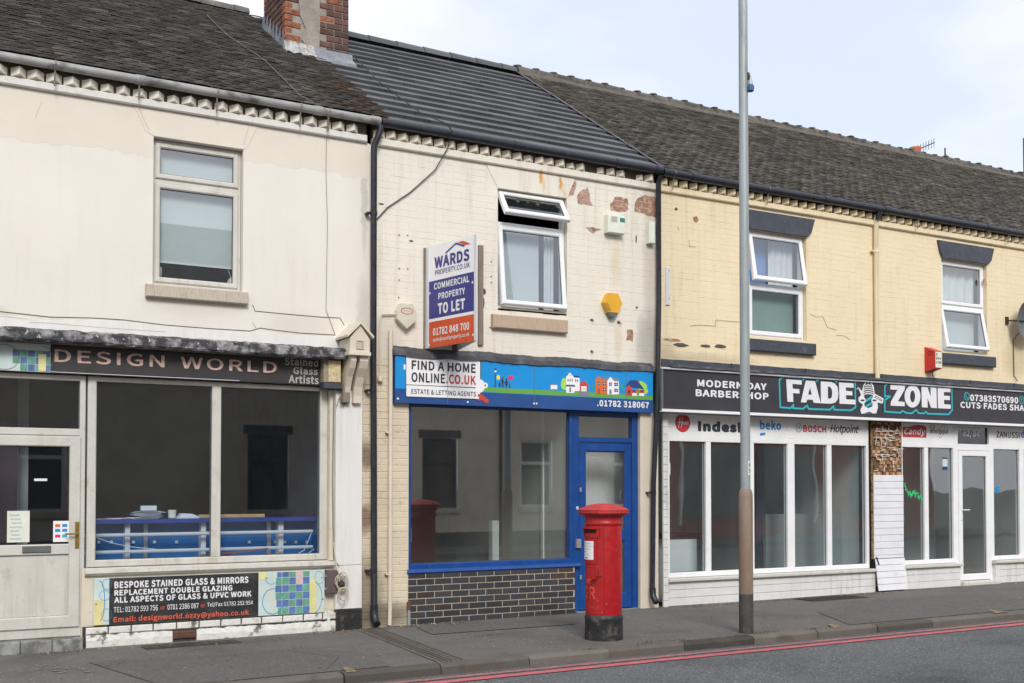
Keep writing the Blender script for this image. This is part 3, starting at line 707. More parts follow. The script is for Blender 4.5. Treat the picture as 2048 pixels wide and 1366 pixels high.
def ridge(parent, x0, x1, off, step, mt, rr, jit, seed, hump=True):
    r_ = random.Random(seed); x = x0
    while x < x1:
        m = MB(); l = min(step-.006, x1-x); n = 8; vs = []
        for xx in (0, l):
            for k in range(n+1):
                a = math.pi*k/n; r2 = rr*(1.06 if xx == 0 else .98)
                vs.append((x+xx, RIDGE_Y-math.cos(a)*r2, RIDGE_Z+off-.03+math.sin(a)*r2*.95))
        fs = [(k, k+1, n+2+k, n+1+k) for k in range(n)]+[tuple(range(n,-1,-1)), tuple(range(n+1, 2*n+2))]
        m.add(vs, fs); 
        if hump: m.lathe([(.03,0),(rr*.62,.004),(rr*.66,.022),(rr*.3,.036)], (x+.03, RIDGE_Y-.02, RIDGE_Z+off-.03+rr*.74), 8)
        dz = r_.uniform(-jit,jit); m.v = [(a,b,c+dz) for a,b,c in m.v]
        m.build('ridge_tile', mt, parent, smooth=not hump)
        x += step
ridge(left, 0.4, 4.75, .07, .46, 'ridge_grey', .115, .01, 3, False)
ridge(mid, 5.2, XC-.02, .03, .45, 'tile_new', .12, .001, 4, False)
ridge(right, XC, 24.4, .05, .335, 'ridge_old', .115, .012, 5, True)
m = MB(); lumpy(m, XC, 24.4, [(RIDGE_Y-.17,RIDGE_Z-.06),(RIDGE_Y-.10,RIDGE_Z+.055),(RIDGE_Y,RIDGE_Z+.06)], .008, .07, 8); m.build('ridge_mortar', 'ridge_mortar', right)
# verge strips where the roofs meet
m = MB(); 
for (x, off) in ((XC-.012, .012),):
    m.add([roof_pt(x-.035,0,.052,off), roof_pt(x+.03,0,.050,off), roof_pt(x+.03,SL,.050,off), roof_pt(x-.035,SL,.052,off)], [(0,1,2,3)])
m.build('verge_strip', 'lead_dark', mid)
# chimney between the first two roofs
CX0, CX1, CY0, CY1 = 4.735, 5.615, 2.05, 2.93
chim = MB(); chim.box(CX0+.012, CX1-.012, CY0+.012, CY1-.012, 6.3, 9.6); chim = chim.build('chimney', 'mortar', left)
def chimney_bricks():
    r_ = random.Random(21); j = .011; bh = .0835
    cache = {}
    def brick(w, d, spall):
        key = (round(w,3), round(d,3), spall)
        if key in cache: return cache[key]
        m = MB(); b = .006
        if spall:
            for_ = []
        m.bev(-w/2, w/2, -d/2, d/2, 0, bh-j, b)
        me = bpy.data.meshes.new('brick'); me.from_pydata(m.v, [], m.f); me.materials.append(MATS['brick_spalled' if spall else 'brick_chimney'])
        cache[key] = me; return me
    W = CX1-CX0; rows = 30
    for r in range(rows):
        z = 7.02+r*bh
        if z > 9.35: break
        xs = [0,.225,.45,.675,.88] if r % 2 else [0,.115,.34,.565,.79,.88]
        for i in range(len(xs)-1):
            a, c = CX0+xs[i], CX0+xs[i+1]-j; cxm = (a+c)/2; u = cxm-CX0
            # the cement repair covers a strip left of centre
            if .20 < u-(.03*math.sin(z*9)) < .46 and z > 7.15 and not (z > 7.82 and z < 7.9 and u < .3): continue
            sp = (u < .36 and z < 7.75) or (z < 7.16 and u < .6) or r_.random() < .10
            dark = False
            o = inst('brick', brick(c-a, .10, sp), (cxm, CY0+.05+(r_.uniform(-.002,.010) if sp else 0), z), chim)
        xs = [0,.225,.45,.675,.88] if not r % 2 else [0,.115,.34,.565,.79,.88]
        for i in range(len(xs)-1):
            a, c = CY0+.0+xs[i], CY0+xs[i+1]-j
            if i == 0: a += .104
            if c-a < .03: continue
            if z < EZ+(c-EY)*TP-.1: continue
            inst('brick', brick(c-a, .10, r_.random() < .12), (CX0+.05, (a+c)/2, z), chim, (0,0,-math.pi/2))
        for i in range(len(xs)-1):      # the side away from us, one block per course
            if i: continue
    m = MB(); m.bev(CX0-.012, CX0+.26, CY0-.012, CY0+.1, 7.02+10*bh, 7.02+11*bh-.012, .006); o = m.build('brick', 'brick_blue', chim); o['label'] = 'dark blue header brick at the corner'
chimney_bricks()
m = MB(); pts = [(CX0+.17,7.95),(CX0+.20,7.62),(CX0+.28,7.45),(CX0+.22,7.30),(CX0+.33,7.18),(CX0+.42,7.11),(CX0+.46,7.2),(CX0+.47,7.6),(CX0+.45,8.1),(CX0+.40,8.5),(CX0+.3,8.9),(CX0+.22,8.6),(CX0+.14,8.2)]
m.prism(pts, CY0-.012, CY0+.03); m.build('cement_repair', 'mortar', chim)
m = MB(); zc = EZ+(CY0-EY)*TP
m.prismx([(CY0-.006,zc+.17),(CY0-.03,zc+.17),(CY0-.04,zc+.10),(CY0-.18,zc-.01),(CY0-.18,zc-.05),(CY0,zc-.03)], CX0+.36, CX1+.03); m.build('lead_flashing', 'lead', chim)
m = MB(); lumpy(m, CX0-.02, CX0+.38, [(CY0-.01,zc+.20),(CY0-.04,zc+.17),(CY0-.10,zc+.06),(CY0-.17,zc-.0),(CY0,zc-.02)], .012, .03, 3); m.build('cement_fillet', 'flaunching', chim)
for k in range(7):
    y = CY0+.0+k*.128; z = EZ+.06+(y-EY)*TP
    m = MB(); m.add([(CX0-.004-.001*k,y,z-.02),(CX0-.004-.001*k,y+.15,z+.06),(CX0-.004-.001*k,y+.14,z+.18),(CX0-.004-.001*k,y+.02,z+.30),(CX0-.05,y,z-.0),(CX0-.05,y+.15,z+.08)], [(0,1,2,3),(0,4,5,1)]); m.build('step_flashing', 'lead', chim)
m = MB(); m.add([(CX0+.5,CY1+.2,8.06),(CX0-.18,2.98,7.70),(CX0-.36,2.99,7.73),(CX0-.05,3.3,7.95)], [(0,1,2,3)]); 

def eaves(parent, x0, x1, dz, sp, wd, mt, bandmt, zb, gut, seed, miss=()):
    """dog-tooth brick course (each brick its own), a flat band below, and the gutter"""
    m = MB(); d = wd/2
    pr = MB(); pr.add([(-d,0,0),(0,-d*1.1,.016),(d,0,0),(-d,0,.080),(0,-d*1.1,.086),(d,0,.080)], [(0,1,4,3),(1,2,5,4),(3,4,5),(0,2,1)])
    me = bpy.data.meshes.new('dentil_brick'); me.from_pydata(pr.v, [], pr.f); me.materials.append(MATS[mt])
    r_ = random.Random(seed); x = x0+d; i = 0
    while x < x1-d*.6:
        if i not in miss:
            k = r_.random(); sc = (1,1,1) if k > .12 else (.9,.70,.88)
            sc = (sc[0]*r_.uniform(.93,1.05), sc[1]*r_.uniform(.85,1.08), sc[2]*r_.uniform(.93,1.06))
            inst('dentil_brick', me, (x+r_.uniform(-.006,.006), -.012+r_.uniform(-.004,.004), dz+r_.uniform(-.004,.004)), parent, (0,0,r_.uniform(-.08,.08)), sc)
        x += sp; i += 1
    b = MB(); b.bev(x0, x1, -.045, .06, zb, dz-.004, .012); b.build('eaves_band', bandmt, parent)
    b = MB(); b.box(x0, x1, .0, .1, dz-.003, EZ+.02); b.build('eaves_backing', 'eaves_shade', parent)  # dark colour paints in the shade between the dentils and under the gutter
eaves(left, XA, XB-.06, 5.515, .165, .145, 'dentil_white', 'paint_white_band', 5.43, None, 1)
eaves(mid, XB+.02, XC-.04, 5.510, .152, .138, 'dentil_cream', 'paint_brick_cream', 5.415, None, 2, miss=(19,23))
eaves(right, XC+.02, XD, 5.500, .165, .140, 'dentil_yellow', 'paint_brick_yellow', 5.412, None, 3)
def gutter(parent, x0, x1, z, y, r, mt, joints, brk, bmt):
    m = MB(); m.tube([(x0,y,z),(x1,y,z)], r, 14); g = m.build('gutter', mt, parent, smooth=True)
    for x in joints: MB().tube([(x-.05,y,z),(x+.05,y,z)], r*1.13, 14).build('gutter_joint', mt, g, smooth=True)
    for x in brk: MB().tube([(x,y-r*.6,z+r*.9),(x,y-r*1.05,z),(x,y,z-r*1.1),(x,y+.02,z-.2)], .008, 6).build('gutter_bracket', bmt, g)
gutter(left, XA, 5.115, 5.662, -.125, .045, 'gutter_grey', [WX(275,-.12),WX(650,-.12)-.1, 5.05], [WX(p,-.12) for p in (103,273,430,598,655)], 'timber_grey')
gutter(mid, 5.13, XC-.03, 5.655, -.12, .050, 'black_plastic', [6.9, 8.4, 9.02], [], 'black_plastic')
gutter(right, XC+.0, XD, 5.640, -.12, .054, 'black_plastic', [9.6,12.0,13.2,15.5], [9.27,10.9,13.9,16.], 'timber_grey')

# ---- left: upper wall
w1 = (WX(303), WX(484), WZ(303,568), WZ(303,272))
m = MB(); wall_grid(m, XA, XB-.02, 2.95, 5.43, 0, [w1], .13); m.build('wall', 'render_cream', left)
# weathered bare strip along the top, with a brushed uneven lower edge
m = MB(); pts = [(XA,5.425)]; 
import itertools
r_ = random.Random(9); x = XA; low = []
while x < XB-.03:
    zz = 5.00-.06*math.sin(x*1.1)-.05*r_.random()
    if 1.9 < x < w1[0]: zz = 4.98-.05*(x-1.9)-.04*r_.random()
    low.append((x, zz)); x += .05*r_.uniform(.4,1.8)
low.append((XB-.03, 4.9))
def strip_top(xa, xb):
    L = [p for p in low if xa < p[0] < xb]; L = [(xa, L[0][1])]+L+[(xb, L[-1][1])]
    MB().prism(L+[(xb,5.428),(xa,5.428)], -.0010, .01).build('paint_edge', 'paint_bare', left)
mat('paint_bare', (.70,.64,.555), .8, .03, 2, bump=.2, bs=12, col2=(.72,.665,.59), mix=(.55,.8), ms=1.2)
strip_top(XA, w1[0]-.002); strip_top(w1[1]+.002, XB-.03)
MB().prism([(w1[0]-.20,5.426),(w1[0]-.08,5.19),(w1[0]-.0,w1[3]+.004),(w1[1]+.0,w1[3]+.004),(w1[1]+.03,5.17),(w1[1]+.16,5.426)], -.006, .01).build('lintel', 'paint_bare', left)
for k, (pa) in enumerate([[(280,222),(298,262)],[(497,252),(487,290)]]):
    m = MB(); m.line([wp(*q) for q in pa], .005, -.0085, -.002); m.build('crack', 'hairline', left)
for pa in ([(0,623),(45,628),(100,634),(190,636),(250,640),(330,650),(420,657),(500,662),(520,656),(548,660),(600,666),(670,670)],
           [(505,610),(510,622),(560,627),(640,634),(680,636),(688,650)], [(0,632),(55,638)], [(60,645),(95,646),(200,655),(330,664)], [(505,645),(512,656)],
           [(82,205),(70,238)]):
    m = MB(); m.line([wp(*q) for q in pa], .007 if pa[0][1] > 600 else .003, -.004, -.001); m.build('crack', 'crack' if pa[0][1] > 600 and len(pa) > 5 else 'hairline', left)
# damp lower band of render
MB().prism([wp(0,630),wp(100,640),wp(250,644),wp(420,660),wp(500,666),wp(672,674),(4.75,3.0),(1.2,3.0)], -.003, .006).build('render_patch', 'paint_white_board', left)
# upper window 1
def upper_window(parent, h, mt, transom, wfr=.055, y=.075, glassm='glass', inner=None, tophung=0., bothung=0., tw=.05, lab=None):
    x0,x1,z0,z1 = h; yb = y+.06
    m = MB(); m.ring(x0+.004,x1-.004,z0+.004,z1-.004, .032, y, yb+.02, .006); m.bev(x0+.03,x1-.03,y+.002,yb,transom-.022,transom+.022,.005)
    win = m.build('window', mt, parent)
    for (a, b, hung) in ((transom+.022, z1-.034, tophung), (z0+.036, transom-.022, bothung)):
        m = MB(); yy = y-.018; m.ring(x0+.032, x1-.032, a, b, wfr, yy, yy+.055, .012)
        hg = (yy+.05, b, hung) if hung else None
        if hg: m.hinge(*hg)
        m.build('sash', mt, win)
        pane(win, x0+.032+wfr, x1-.032-wfr, a+wfr, b-wfr, yy+.028, glassm, hg)
    return win
t1 = WZ(303,356)
win1 = upper_window(left, w1, 'pvc_dirty', t1)
room(left, w1[0]-.1, w1[1]+.1, .20, 1.6, w1[2]-.3, w1[3]+.3, 'room_dark')
MB().box(w1[0]+.03,w1[1]-.03,.175,.180,WZ(303,513),w1[3]-.02).build('roller_blind','blind',win1)
MB().box(w1[0]+.03,w1[1]-.03,.170,.186,WZ(303,513)-.02,WZ(303,513)).build('blind_bar','sign_white',win1)
m = MB()
for k in range(14): 
    z = w1[2]+.05+k*.022; m.box(w1[0]+.05,w1[1]-.05,.19,.205,z,z+.004)
m.build('venetian_slats','slat_navy',win1)
c = (WX(315,.17), .19, w1[2]+.045); m = MB(); m.lathe([(.028,0),(.035,.01),(.040,.15),(.036,.17)], c, 12); tag(m.build('vase','plastic_green', smooth=True), 'pale green vase on the inside sill behind the upper left window', 'vase')
c = (WX(462,.17), .19, w1[2]+.045); m = MB(); m.lathe([(.02,0),(.05,.02),(.055,.06),(.03,.11),(.012,.13)], c, 10); m.tube([(c[0],c[1],c[2]+.12),(c[0]-.03,c[1],c[2]+.2),(c[0]-.02,c[1],c[2]+.32)], .004, 5)
tag(m.build('ornament','plastic_green', smooth=True), 'small pale ornament with a stalk at the right corner of the upper left window', 'ornament')
MB().bev(WX(291,-.07),WX(496,-.07),-.07,.04,WZ(291,592,-.07),WZ(291,566,-.07),.01).build('window_sill','stone_sill',left)
# lead and cement ledge over the fascia
m = MB(); lumpy(m, XA, WX(700,-.2), [(0.01,3.09),(-.16,3.075),(-.225,3.05),(-.23,2.965),(-.21,2.945),(0.01,2.96)], .0065, .05, 4); m.build('fascia_ledge','ledge',left)
m = MB(); m.box(XA, WX(690), .005, .059, WZ(180,750,.06), 2.96); m.build('fascia_backing','wood_trim',left)
# --- left shopfront
FY = .06      # frame plane
zt = WZ(180,752,FY); 
sx0, sx1 = WX(176,FY), WX(656,FY); sz0 = WZ(180,1136,FY); 
sf = MB(); sf.ring(sx0,sx1,sz0,zt,.085,FY,FY+.08,.01,wt=.05,wb=.075); mx = WX(434,FY); sf.bev(mx-.048,mx+.048,FY+.001,FY+.08,sz0+.07,zt-.045,.008)
shopwin = sf.build('shop_window','pvc_dirty',left)
pane(shopwin, sx0+.085, mx-.048, sz0+.075, zt-.05, FY+.04, 'glass_dark'); pane(shopwin, mx+.048, sx1-.085, sz0+.075, zt-.05, FY+.041, 'glass_dark')
# door and fanlight
dx0, dx1 = XA+3.95, WX(172,FY)
df = MB(); zdb = WZ(80,1277,FY); df.ring(dx0-.03, dx1, zdb, zt, .055, FY, FY+.09, .008, wb=WZ(80,1258,FY)-zdb+.006); ztr = WZ(80,863,FY); df.bev(dx0+.02, dx1-.05, FY+.001, FY+.08, ztr-.035, ztr+.035, .006)
door = df.build('door','pvc_dirty',left)
pane(door, dx0+.02, dx1-.05, ztr+.03, zt-.05, FY+.04, 'glass_dark')
lx0, lx1 = dx0+.03, WX(163,FY-.01); lz0, lz1 = WZ(80,1258,FY), ztr-.04
m = MB(); m.ring(lx0,lx1,lz0,lz1,.105,FY-.02,FY+.04,.01,wb=.12); zmid0, zmid1 = WZ(80,1110,FY), WZ(80,1089,FY); m.bev(lx0+.1,lx1-.1,FY-.018,FY+.04,zmid0,zmid1,.008)
leaf = m.build('door_leaf','pvc_dirty',door)
m = MB(); m.bev(lx0+.1,lx1-.1,FY+.004,FY+.03,lz0+.12,zmid0,.006); m.build('door_panel','pvc_dirty',door)
pane(door, lx0+.105, lx1-.105, zmid1, lz1-.105, FY+.01, 'glass_dark')
m = MB(); a,b = WX(48,FY-.03),WX(105,FY-.03); m.bev(a,b,FY-.035,FY-.015,WZ(76,1105,FY-.03),WZ(76,1092,FY-.03),.004); m.build('letter_box','stained_steel',door)
m = MB(); a = WX(157,FY-.03); m.bev(a-.02,a+.02,FY-.035,FY-.02,WZ(157,1096,FY),WZ(157,1043,FY),.006); m.tube([(a,FY-.03,WZ(157,1067,FY)),(a,FY-.07,WZ(157,1067,FY)),(a-.12,FY-.07,WZ(157,1069,FY)+.01)],.009,8); m.build('door_handle','brass',door)
MB().box(XA, dx0-.03, .0, .14, -.1, zt+.05).build('wall_panel','render_cream',left)
MB().box(XA, dx0-.028, -.02, .0, -.1, .38).build('plinth_panel','black_paint',left)
# notices in the door
def notice(label, pxs, y, mt, lines=(), lmat='text_grey'):
    x0,y0,x1,y1 = pxs; t = thing('notice', label, 'notice', (wp((x0+x1)/2,y1,y)[0], y, wp(x0,y1,y)[1]))
    a,b = WX(x0,y),WX(x1,y); zt_,zb_ = WZ(x0,y0,y),WZ(x0,y1,y)
    MB().box(a,b,y,y+.002,zb_,zt_).build('sheet',mt,t); return t,a,b,zb_,zt_
NY = FY+.004
t,a,b,z0,z1 = notice('handwritten pale green notice taped inside the white door glass', (17,1022,62,1085), NY, 'plastic_green')
m = MB()
for i, s_ in enumerate(['PLEASE','TAP DOOR','FOR TEA','AND PULL','AND WAIT','TEA MINUTE','THANKS']):
    zz = z1-.035-i*.038; text(m, s_, a+.02+.01*(i%3), a+.02+(b-a-.05)*(.6+.06*(i%4)), zz-.014, zz, NY-.002, 0, 1, .3)
m.build('writing','logo_blue',t)
t,a,b,z0,z1 = notice('white card payment sticker beside the brass door handle', (109,1042,141,1084), NY, 'sign_white')
m = MB(); w_ = (b-a)
for i,(u,v,mi) in enumerate([(.28,.78,0),(.72,.78,1),(.28,.55,1),(.72,.55,1),(.28,.28,2),(.72,.28,3)]):
    m.box(a+w_*(u-.16),a+w_*(u+.16),NY-.0015,NY,z0+(z1-z0)*(v-.07),z0+(z1-z0)*(v+.07),mi)
m.build('card_logos',['orange_flat','logo_blue','pink_flat','barber_teal'],t)
t,a,b,z0,z1 = notice('small white strip sticker high on the white door glass', (70,957,96,962), NY, 'paper')
# interior
room(left, XA+.1, 4.8, .3, 4.2, -.1, 2.9, 'room_dark', backc='room_dark')
m = MB(); m.box(WX(30,1.2),WX(58,1.2),1.2,1.25,0,2.7); m.build('interior_post','room_grey',left)
MB().box(-2,WX(36,.9),.9,.95,0,2.7).build('interior_curtain','room_plum',left)
# counter with two bare tubes
CYD = .38
cn = thing('shop_counter', 'blue window counter with white uprights and two bare tube lights', 'counter', (3.3,CYD,.35))
ztop = WZ(400,1037,CYD)
MB().bev(WX(192,CYD)-.2,4.62,CYD-.01,CYD+.5,ztop-.045,ztop,.005).build('counter_top','counter_navy',cn)
MB().box(WX(192,CYD)-.2,4.62,CYD+.16,CYD+.18,.3,ztop-.046).build('back_panel','counter_blue',cn)
MB().box(WX(635,CYD),4.62,CYD+.0,CYD+.16,.3,ztop-.046).build('end_panel','counter_blue',cn)
for p in (260,412,567): MB().box(WX(p-5,CYD),WX(p+5,CYD),CYD+.06,CYD+.158,.3,ztop-.046).build('upright','paint_white_board',cn)
for p in (298,545): MB().box(WX(p-4,CYD),WX(p+4,CYD),CYD+.1,CYD+.159,.3,ztop-.046).build('bracket','steel',cn)
for (ya, yb_) in ((1071,1062),(1105,1095)):
    z_ = WZ(200,ya,CYD-.03); MB().tube([(WX(192,CYD-.03)-.15,CYD-.03,z_),(WX(626,CYD-.03),CYD-.03,z_)],.019,10).build('tube_light','tube_white',cn,smooth=True)
for p in (200,225,269,311,355,500,552,571,593,615): x=WX(p,CYD+.15); MB().box(x-.014,x+.014,CYD+.14,CYD+.159,WZ(p,1084,CYD+.15)-.014,WZ(p,1084,CYD+.15)+.014).build('socket','plastic_green',cn)
x = WX(625,CYD-.02); m = MB(); m.tube([(x,CYD-.02,WZ(620,1064,CYD)),(x-.06,CYD-.04,WZ(620,1085,CYD)),(x-.1,CYD-.05,WZ(610,1100,CYD)),(x-.3,CYD-.05,WZ(580,1118,CYD))],.005,5); m.tube([(x+.03,CYD-.02,WZ(620,1098,CYD)),(x-.1,CYD-.05,WZ(610,1112,CYD)),(x-.2,CYD-.05,WZ(590,1120,CYD))],.005,5)
x = WX(196,CYD-.04); m.tube([(x,CYD-.04,WZ(196,1075,CYD)),(x+.15,CYD-.05,WZ(220,1086,CYD)),(x+.35,CYD-.04,WZ(250,1094,CYD)),(x+.6,CYD-.03,WZ(290,1099,CYD))],.005,5)
m.build('cable','tube_white',cn)
MB().box(WX(180,.2)-.1,4.7,.15,CYD+.6,.2,WZ(300,1137,.15)).build('window_bed','paint_white_board',cn)
r_ = random.Random(31)
pt = thing('paper_stack','untidy stack of white papers on the blue counter in the left window','papers',(WX(300,.42),.45,ztop))
for k in range(9):
    x = WX(300,.42)+r_.uniform(-.03,.03); w_ = .15+r_.uniform(-.03,.02); z = ztop+.004+k*.009
    m = MB(); dx = r_.uniform(-.01,.01); m.add([(x-w_,.42,z+r_.uniform(0,.006)),(x+w_,.42,z+r_.uniform(0,.006)),(x+w_+dx,.60,z+.006),(x-w_+dx,.60,z+.004)],[(0,1,2,3)]); m.v += []
    m.box(x-w_,x+w_,.425,.6,z-.002,z+.002); m.build('sheet','paper',pt)
MB().box(WX(284,.45),WX(315,.45),.45,.5,ztop+.09,ztop+.14).build('envelope','paper',pt)
m = MB(); xm = WX(346,.42); m.lathe([(.036,.004),(.042,.01),(.044,.09),(.040,.094),(.038,.012)],(xm,.42,ztop),16); mg = m.build('mug','plastic_green',smooth=True); tag(mg,'white mug on the blue counter between the papers','mug')
m = MB(); x = WX(378,.45); m.box(x-.13,x+.12,.42,.6,ztop+.002,ztop+.014); m.prism([(x-.1,ztop+.015),(x+.12,ztop+.016),(x+.04,ztop+.05),(x-.07,ztop+.055)],.44,.55); tag(m.build('papers','paper'),'flat folded papers right of the mug on the blue counter','papers')
m = MB(); x0_ = WX(194,.42); 
for k in range(7): m.box(x0_+k*.10-.08,x0_+k*.10+.05,.40+.01*k,.55,ztop+.002+.001*k,ztop+.007+.003*k, k%2)
tag(m.build('leaflets',['paper','paper_dark']),'thin leaflets spread at the far left of the blue counter','leaflets')
m = MB(); m.bev(WX(400,.42),WX(531,.42),.42,.48,ztop+.002,ztop+.040,.003); tag(m.build('timber_plank','plank'),'honey coloured timber plank lying along the blue counter','plank')
m = MB(); zb = WZ(330,1130,.2); m.box(0,0.9,-.012,.012,0,.02); m.box(.1,1.3,-.03,-.01,.01,.028); m.v = [(WX(295,.22)+x*math.cos(.1), .25+y, zb+.01+z+x*.085) for x,y,z in m.v]
tag(m.build('trim_lengths','wood_red'),'loose red brown trim strips lying under the tube lights','timber trim')
m = MB(); x = WX(223,.2); m.box(x-.045,x+.045,.2,.26,zb,zb+.055); tag(m.build('junction_box','plastic_green'),'small white junction box at the foot of the left shop window','box')
m = MB(); x=WX(500,.25); 
for k in range(12): a=k*.9; m.tube([(x+.02*k-.1,.25,zb+.01),(x+.02*k-.08+.03*math.cos(a),.24,zb+.03+.015*math.sin(a)),(x+.02*k-.05,.26,zb+.012)],.004,4)
tag(m.build('cable_scraps','cable_cream'),'pale cable scraps and chips at the foot of the right pane','cable')
# fascia sign one
SY = -.02
fs = thing('shop_sign','dark fascia sign with copper lettering DESIGN WORLD above the left shop','shop sign',(3,SY,2.6))
x0s, x1s = WX(101,SY), WX(648,SY); zs0, zs1 = WZ(101,741,SY), 2.945
MB().bev(x0s,x1s,SY,SY+.02,zs0-.02,zs1,.003).build('sign_board','fascia_dark',fs)
xw = WX(478,SY)
MB().bev(x0s+.01,xw,SY-.008,SY-.0005,zs0-.015,zs1-.01,.002).build('cover_sheet','fascia_dark',fs)
MB().box(x0s,xw,SY-.010,SY-.0085,zs0-.016,zs0-.010).build('sheet_edge','alu',fs)
m = MB(); text(m,'DESIGN',WX(108,SY),WX(328,SY),WZ(108,724,SY),WZ(108,698,SY),SY-.0105,.012,1.05); text(m,'WORLD',WX(360,SY),WX(553,SY),WZ(360,737,SY),WZ(360,713,SY),SY-.0105,.012,1.05)
m.build('lettering','text_copper',fs)
m = MB()
for s_,xa,xb,ya,yb_ in (('Stained',569,636,730,714),('Glass',586,635,748,733),('Artists',577,637,766,749)):
    text(m,s_,WX(xa,SY),WX(xb,SY),WZ(xa,ya,SY),WZ(xa,yb_,SY),SY-.003,.022)
m.build('lettering','text_grey',fs)
# stained glass picture panel at the left end
gx0 = -.9; m = MB(); m.bev(gx0,x0s-.003,SY+.0,SY+.02,zs0-.02,zs1,.003); pn = m.build('picture_panel','glass_pale',fs)
m = MB(True); xc = WX(70,SY); q = .068
for i in range(5):
    for j in range(6):
        x = WX(24,SY)+i*q; z = zs0-.015+j*q
        if z+q > zs1: continue
        if i == 0 and (j == 0 or j > 4): continue
        m.box(x+.002,x+q-.002,SY-.002,SY,z+.002,z+q-.002,(i+j)%2 if not (i == 3 and j > 3) else 2)
x = WX(76,SY); m.box(x,x+.068,SY-.0022,SY,zs0-.015,zs1-.1,3)
m.build('coloured_square',['glass_blue','glass_green','glass_pink','glass_yellow'],fs)
m = MB(); m.grp = True; m.ellipse(WX(8,SY),zs0+.11,.13,.12,.006,SY-.003,SY,a0=0,a1=360); m.ellipse(WX(85,SY),zs0+.11,.09,.12,.004,SY-.0032,SY,a0=-120,a1=90); m.build('leading','grey_flat',fs)
# lamp box
lb = thing('sign_lamp','square amber sign lamp box at the right end of the dark fascia','lamp',(WX(665,-.1),-.1,2.55))
m = MB(); m.bev(WX(657,-.13),WX(682,-.13),-.13,.02,WZ(657,764,-.13),WZ(657,720,-.13),.006); m.build('diffuser','lamp_cover',lb)
m = MB(); m.box(WX(647,-.12),WX(657,-.13)-.002,-.12,.02,WZ(657,764,-.13),WZ(657,716,-.13)); m.build('housing','wood_trim',lb)
m = MB(); m.bev(WX(648,-.14),WX(685,-.14),-.14,.02,WZ(657,777,-.14),WZ(657,765,-.14),.006); m.build('base','slate_paint',lb)
# moulded cill and the low advert
m = MB(); m.prismx([(.05,sz0),(-.03,sz0-.015),(-.035,sz0-.05),(-.01,sz0-.075),(.05,sz0-.08)],WX(174,-.03),WX(672,-.03)); m.build('window_cill','pvc_dirty',left)
stall = MB(); stall.quad((sx0-.05,.02,gz(2)-.1),(WX(690),.02,gz(2)-.1),(WX(690),.02,sz0),(sx0-.05,.02,sz0)); stall.quad((sx0-.05,.02,gz(2)-.1),(sx0-.05,.02,sz0),(sx0-.05,.2,sz0),(sx0-.05,.2,gz(2)-.1)); stall.build('stall_riser','paint_cream',left)
AY = -.025
ax0,ax1 = WX(192,AY),WX(651,AY); az0,az1 = WZ(192,1251,AY),WZ(192,1157,AY)
ad = thing('advert_board','low black advert board for stained glass with coloured panes at its end','advert board',((ax0+ax1)/2,AY,az0))
bx0,bx1 = WX(222,AY),WX(519,AY)
MB().bev(ax0,ax1,AY,AY+.03,az0,az1,.003).build('board','glass_pale',ad)
MB().box(bx0,bx1,AY-.002,AY-.0002,az0+.002,az1-.002).build('black_panel','sign_lower',ad)
m = MB()
for s_,xa,xb,yb_,yt,bo in (('BESPOKE STAINED GLASS & MIRRORS',232,499,1177,1163,.03),('REPLACEMENT DOUBLE GLAZING',232,467,1191.5,1180,.03),('ALL ASPECTS OF GLASS & UPVC WORK',232,505,1206,1194,.03)):
    text(m,s_,WX(xa,AY),WX(xb,AY),WZ(xa,yb_,AY),WZ(xa,yt,AY),AY-.003,bo)
for s_,xa,xb in (('TEL: 01782 593 756',231,319),('0781 2386 087',338,400),('Tel/Fax 01782 252 954',417,508)):
    text(m,s_,WX(xa,AY),WX(xb,AY),WZ(231,1225,AY),WZ(231,1214,AY),AY-.003,.006)
m.build('lettering','text_white',ad)
m = MB(); text(m,'Email: designworld.ozzy@yahoo.co.uk',WX(231,AY),WX(500,AY),WZ(231,1246,AY)-.008,WZ(231,1233,AY),AY-.003,.022)
for xa in (324,404): text(m,'or',WX(xa,AY),WX(xa+9,AY),WZ(231,1224,AY),WZ(231,1217,AY),AY-.003,.006)
m.build('lettering','text_orange',ad)
m = MB(True); q = .0775; gx = WX(566,AY); cxr = gx+.25; 
cells = 0
for i in range(5):
    for j in range(6):
        x = gx+(i-1)*q+.0; z = az0+.004+j*q*1.02
        zt2 = min(z+q, az1-.004)
        if zt2-z < .01: continue
        u = (z+zt2)/2-(az0+.26)
        xl = gx-.0+.0 if i else gx-.075+abs(u)**1.6*.35
        if i == 0:
            if xl > gx-.012: continue
            m.box(xl,gx-.003,AY-.002,AY-.0002,z+.002,zt2-.002,(j+1)%2)
        else:
            mi = 2 if (i == 3-0 and j > 3) else (i+j)%2
            m.box(x+.002,x+q-.002,AY-.002,AY-.0002,z+.002,zt2-.002,mi)
m.box(gx+4*q+.003,gx+4*q+.075,AY-.002,AY-.0002,az0+.004,az1-.1,3); m.box(ax0+.003,ax0+.09,AY-.002,AY-.0002,az0+.003,az0+.25,3); m.box(bx1+.002,bx1+.09,AY-.002,AY-.0002,az1-.08,az1-.004,3)
m.build('coloured_square',['glass_blue','glass_green','glass_pink','glass_yellow'],ad)
m = MB(); m.grp = True; m.ellipse(WX(548,AY),az0+.15,.115,.135,.006,AY-.003,AY); m.ellipse(WX(545,AY),az1-.05,.075,.08,.004,AY-.0031,AY,a0=180,a1=380); m.ellipse(WX(628,AY),az0+.17,.10,.17,.005,AY-.003,AY,a0=-80,a1=80)
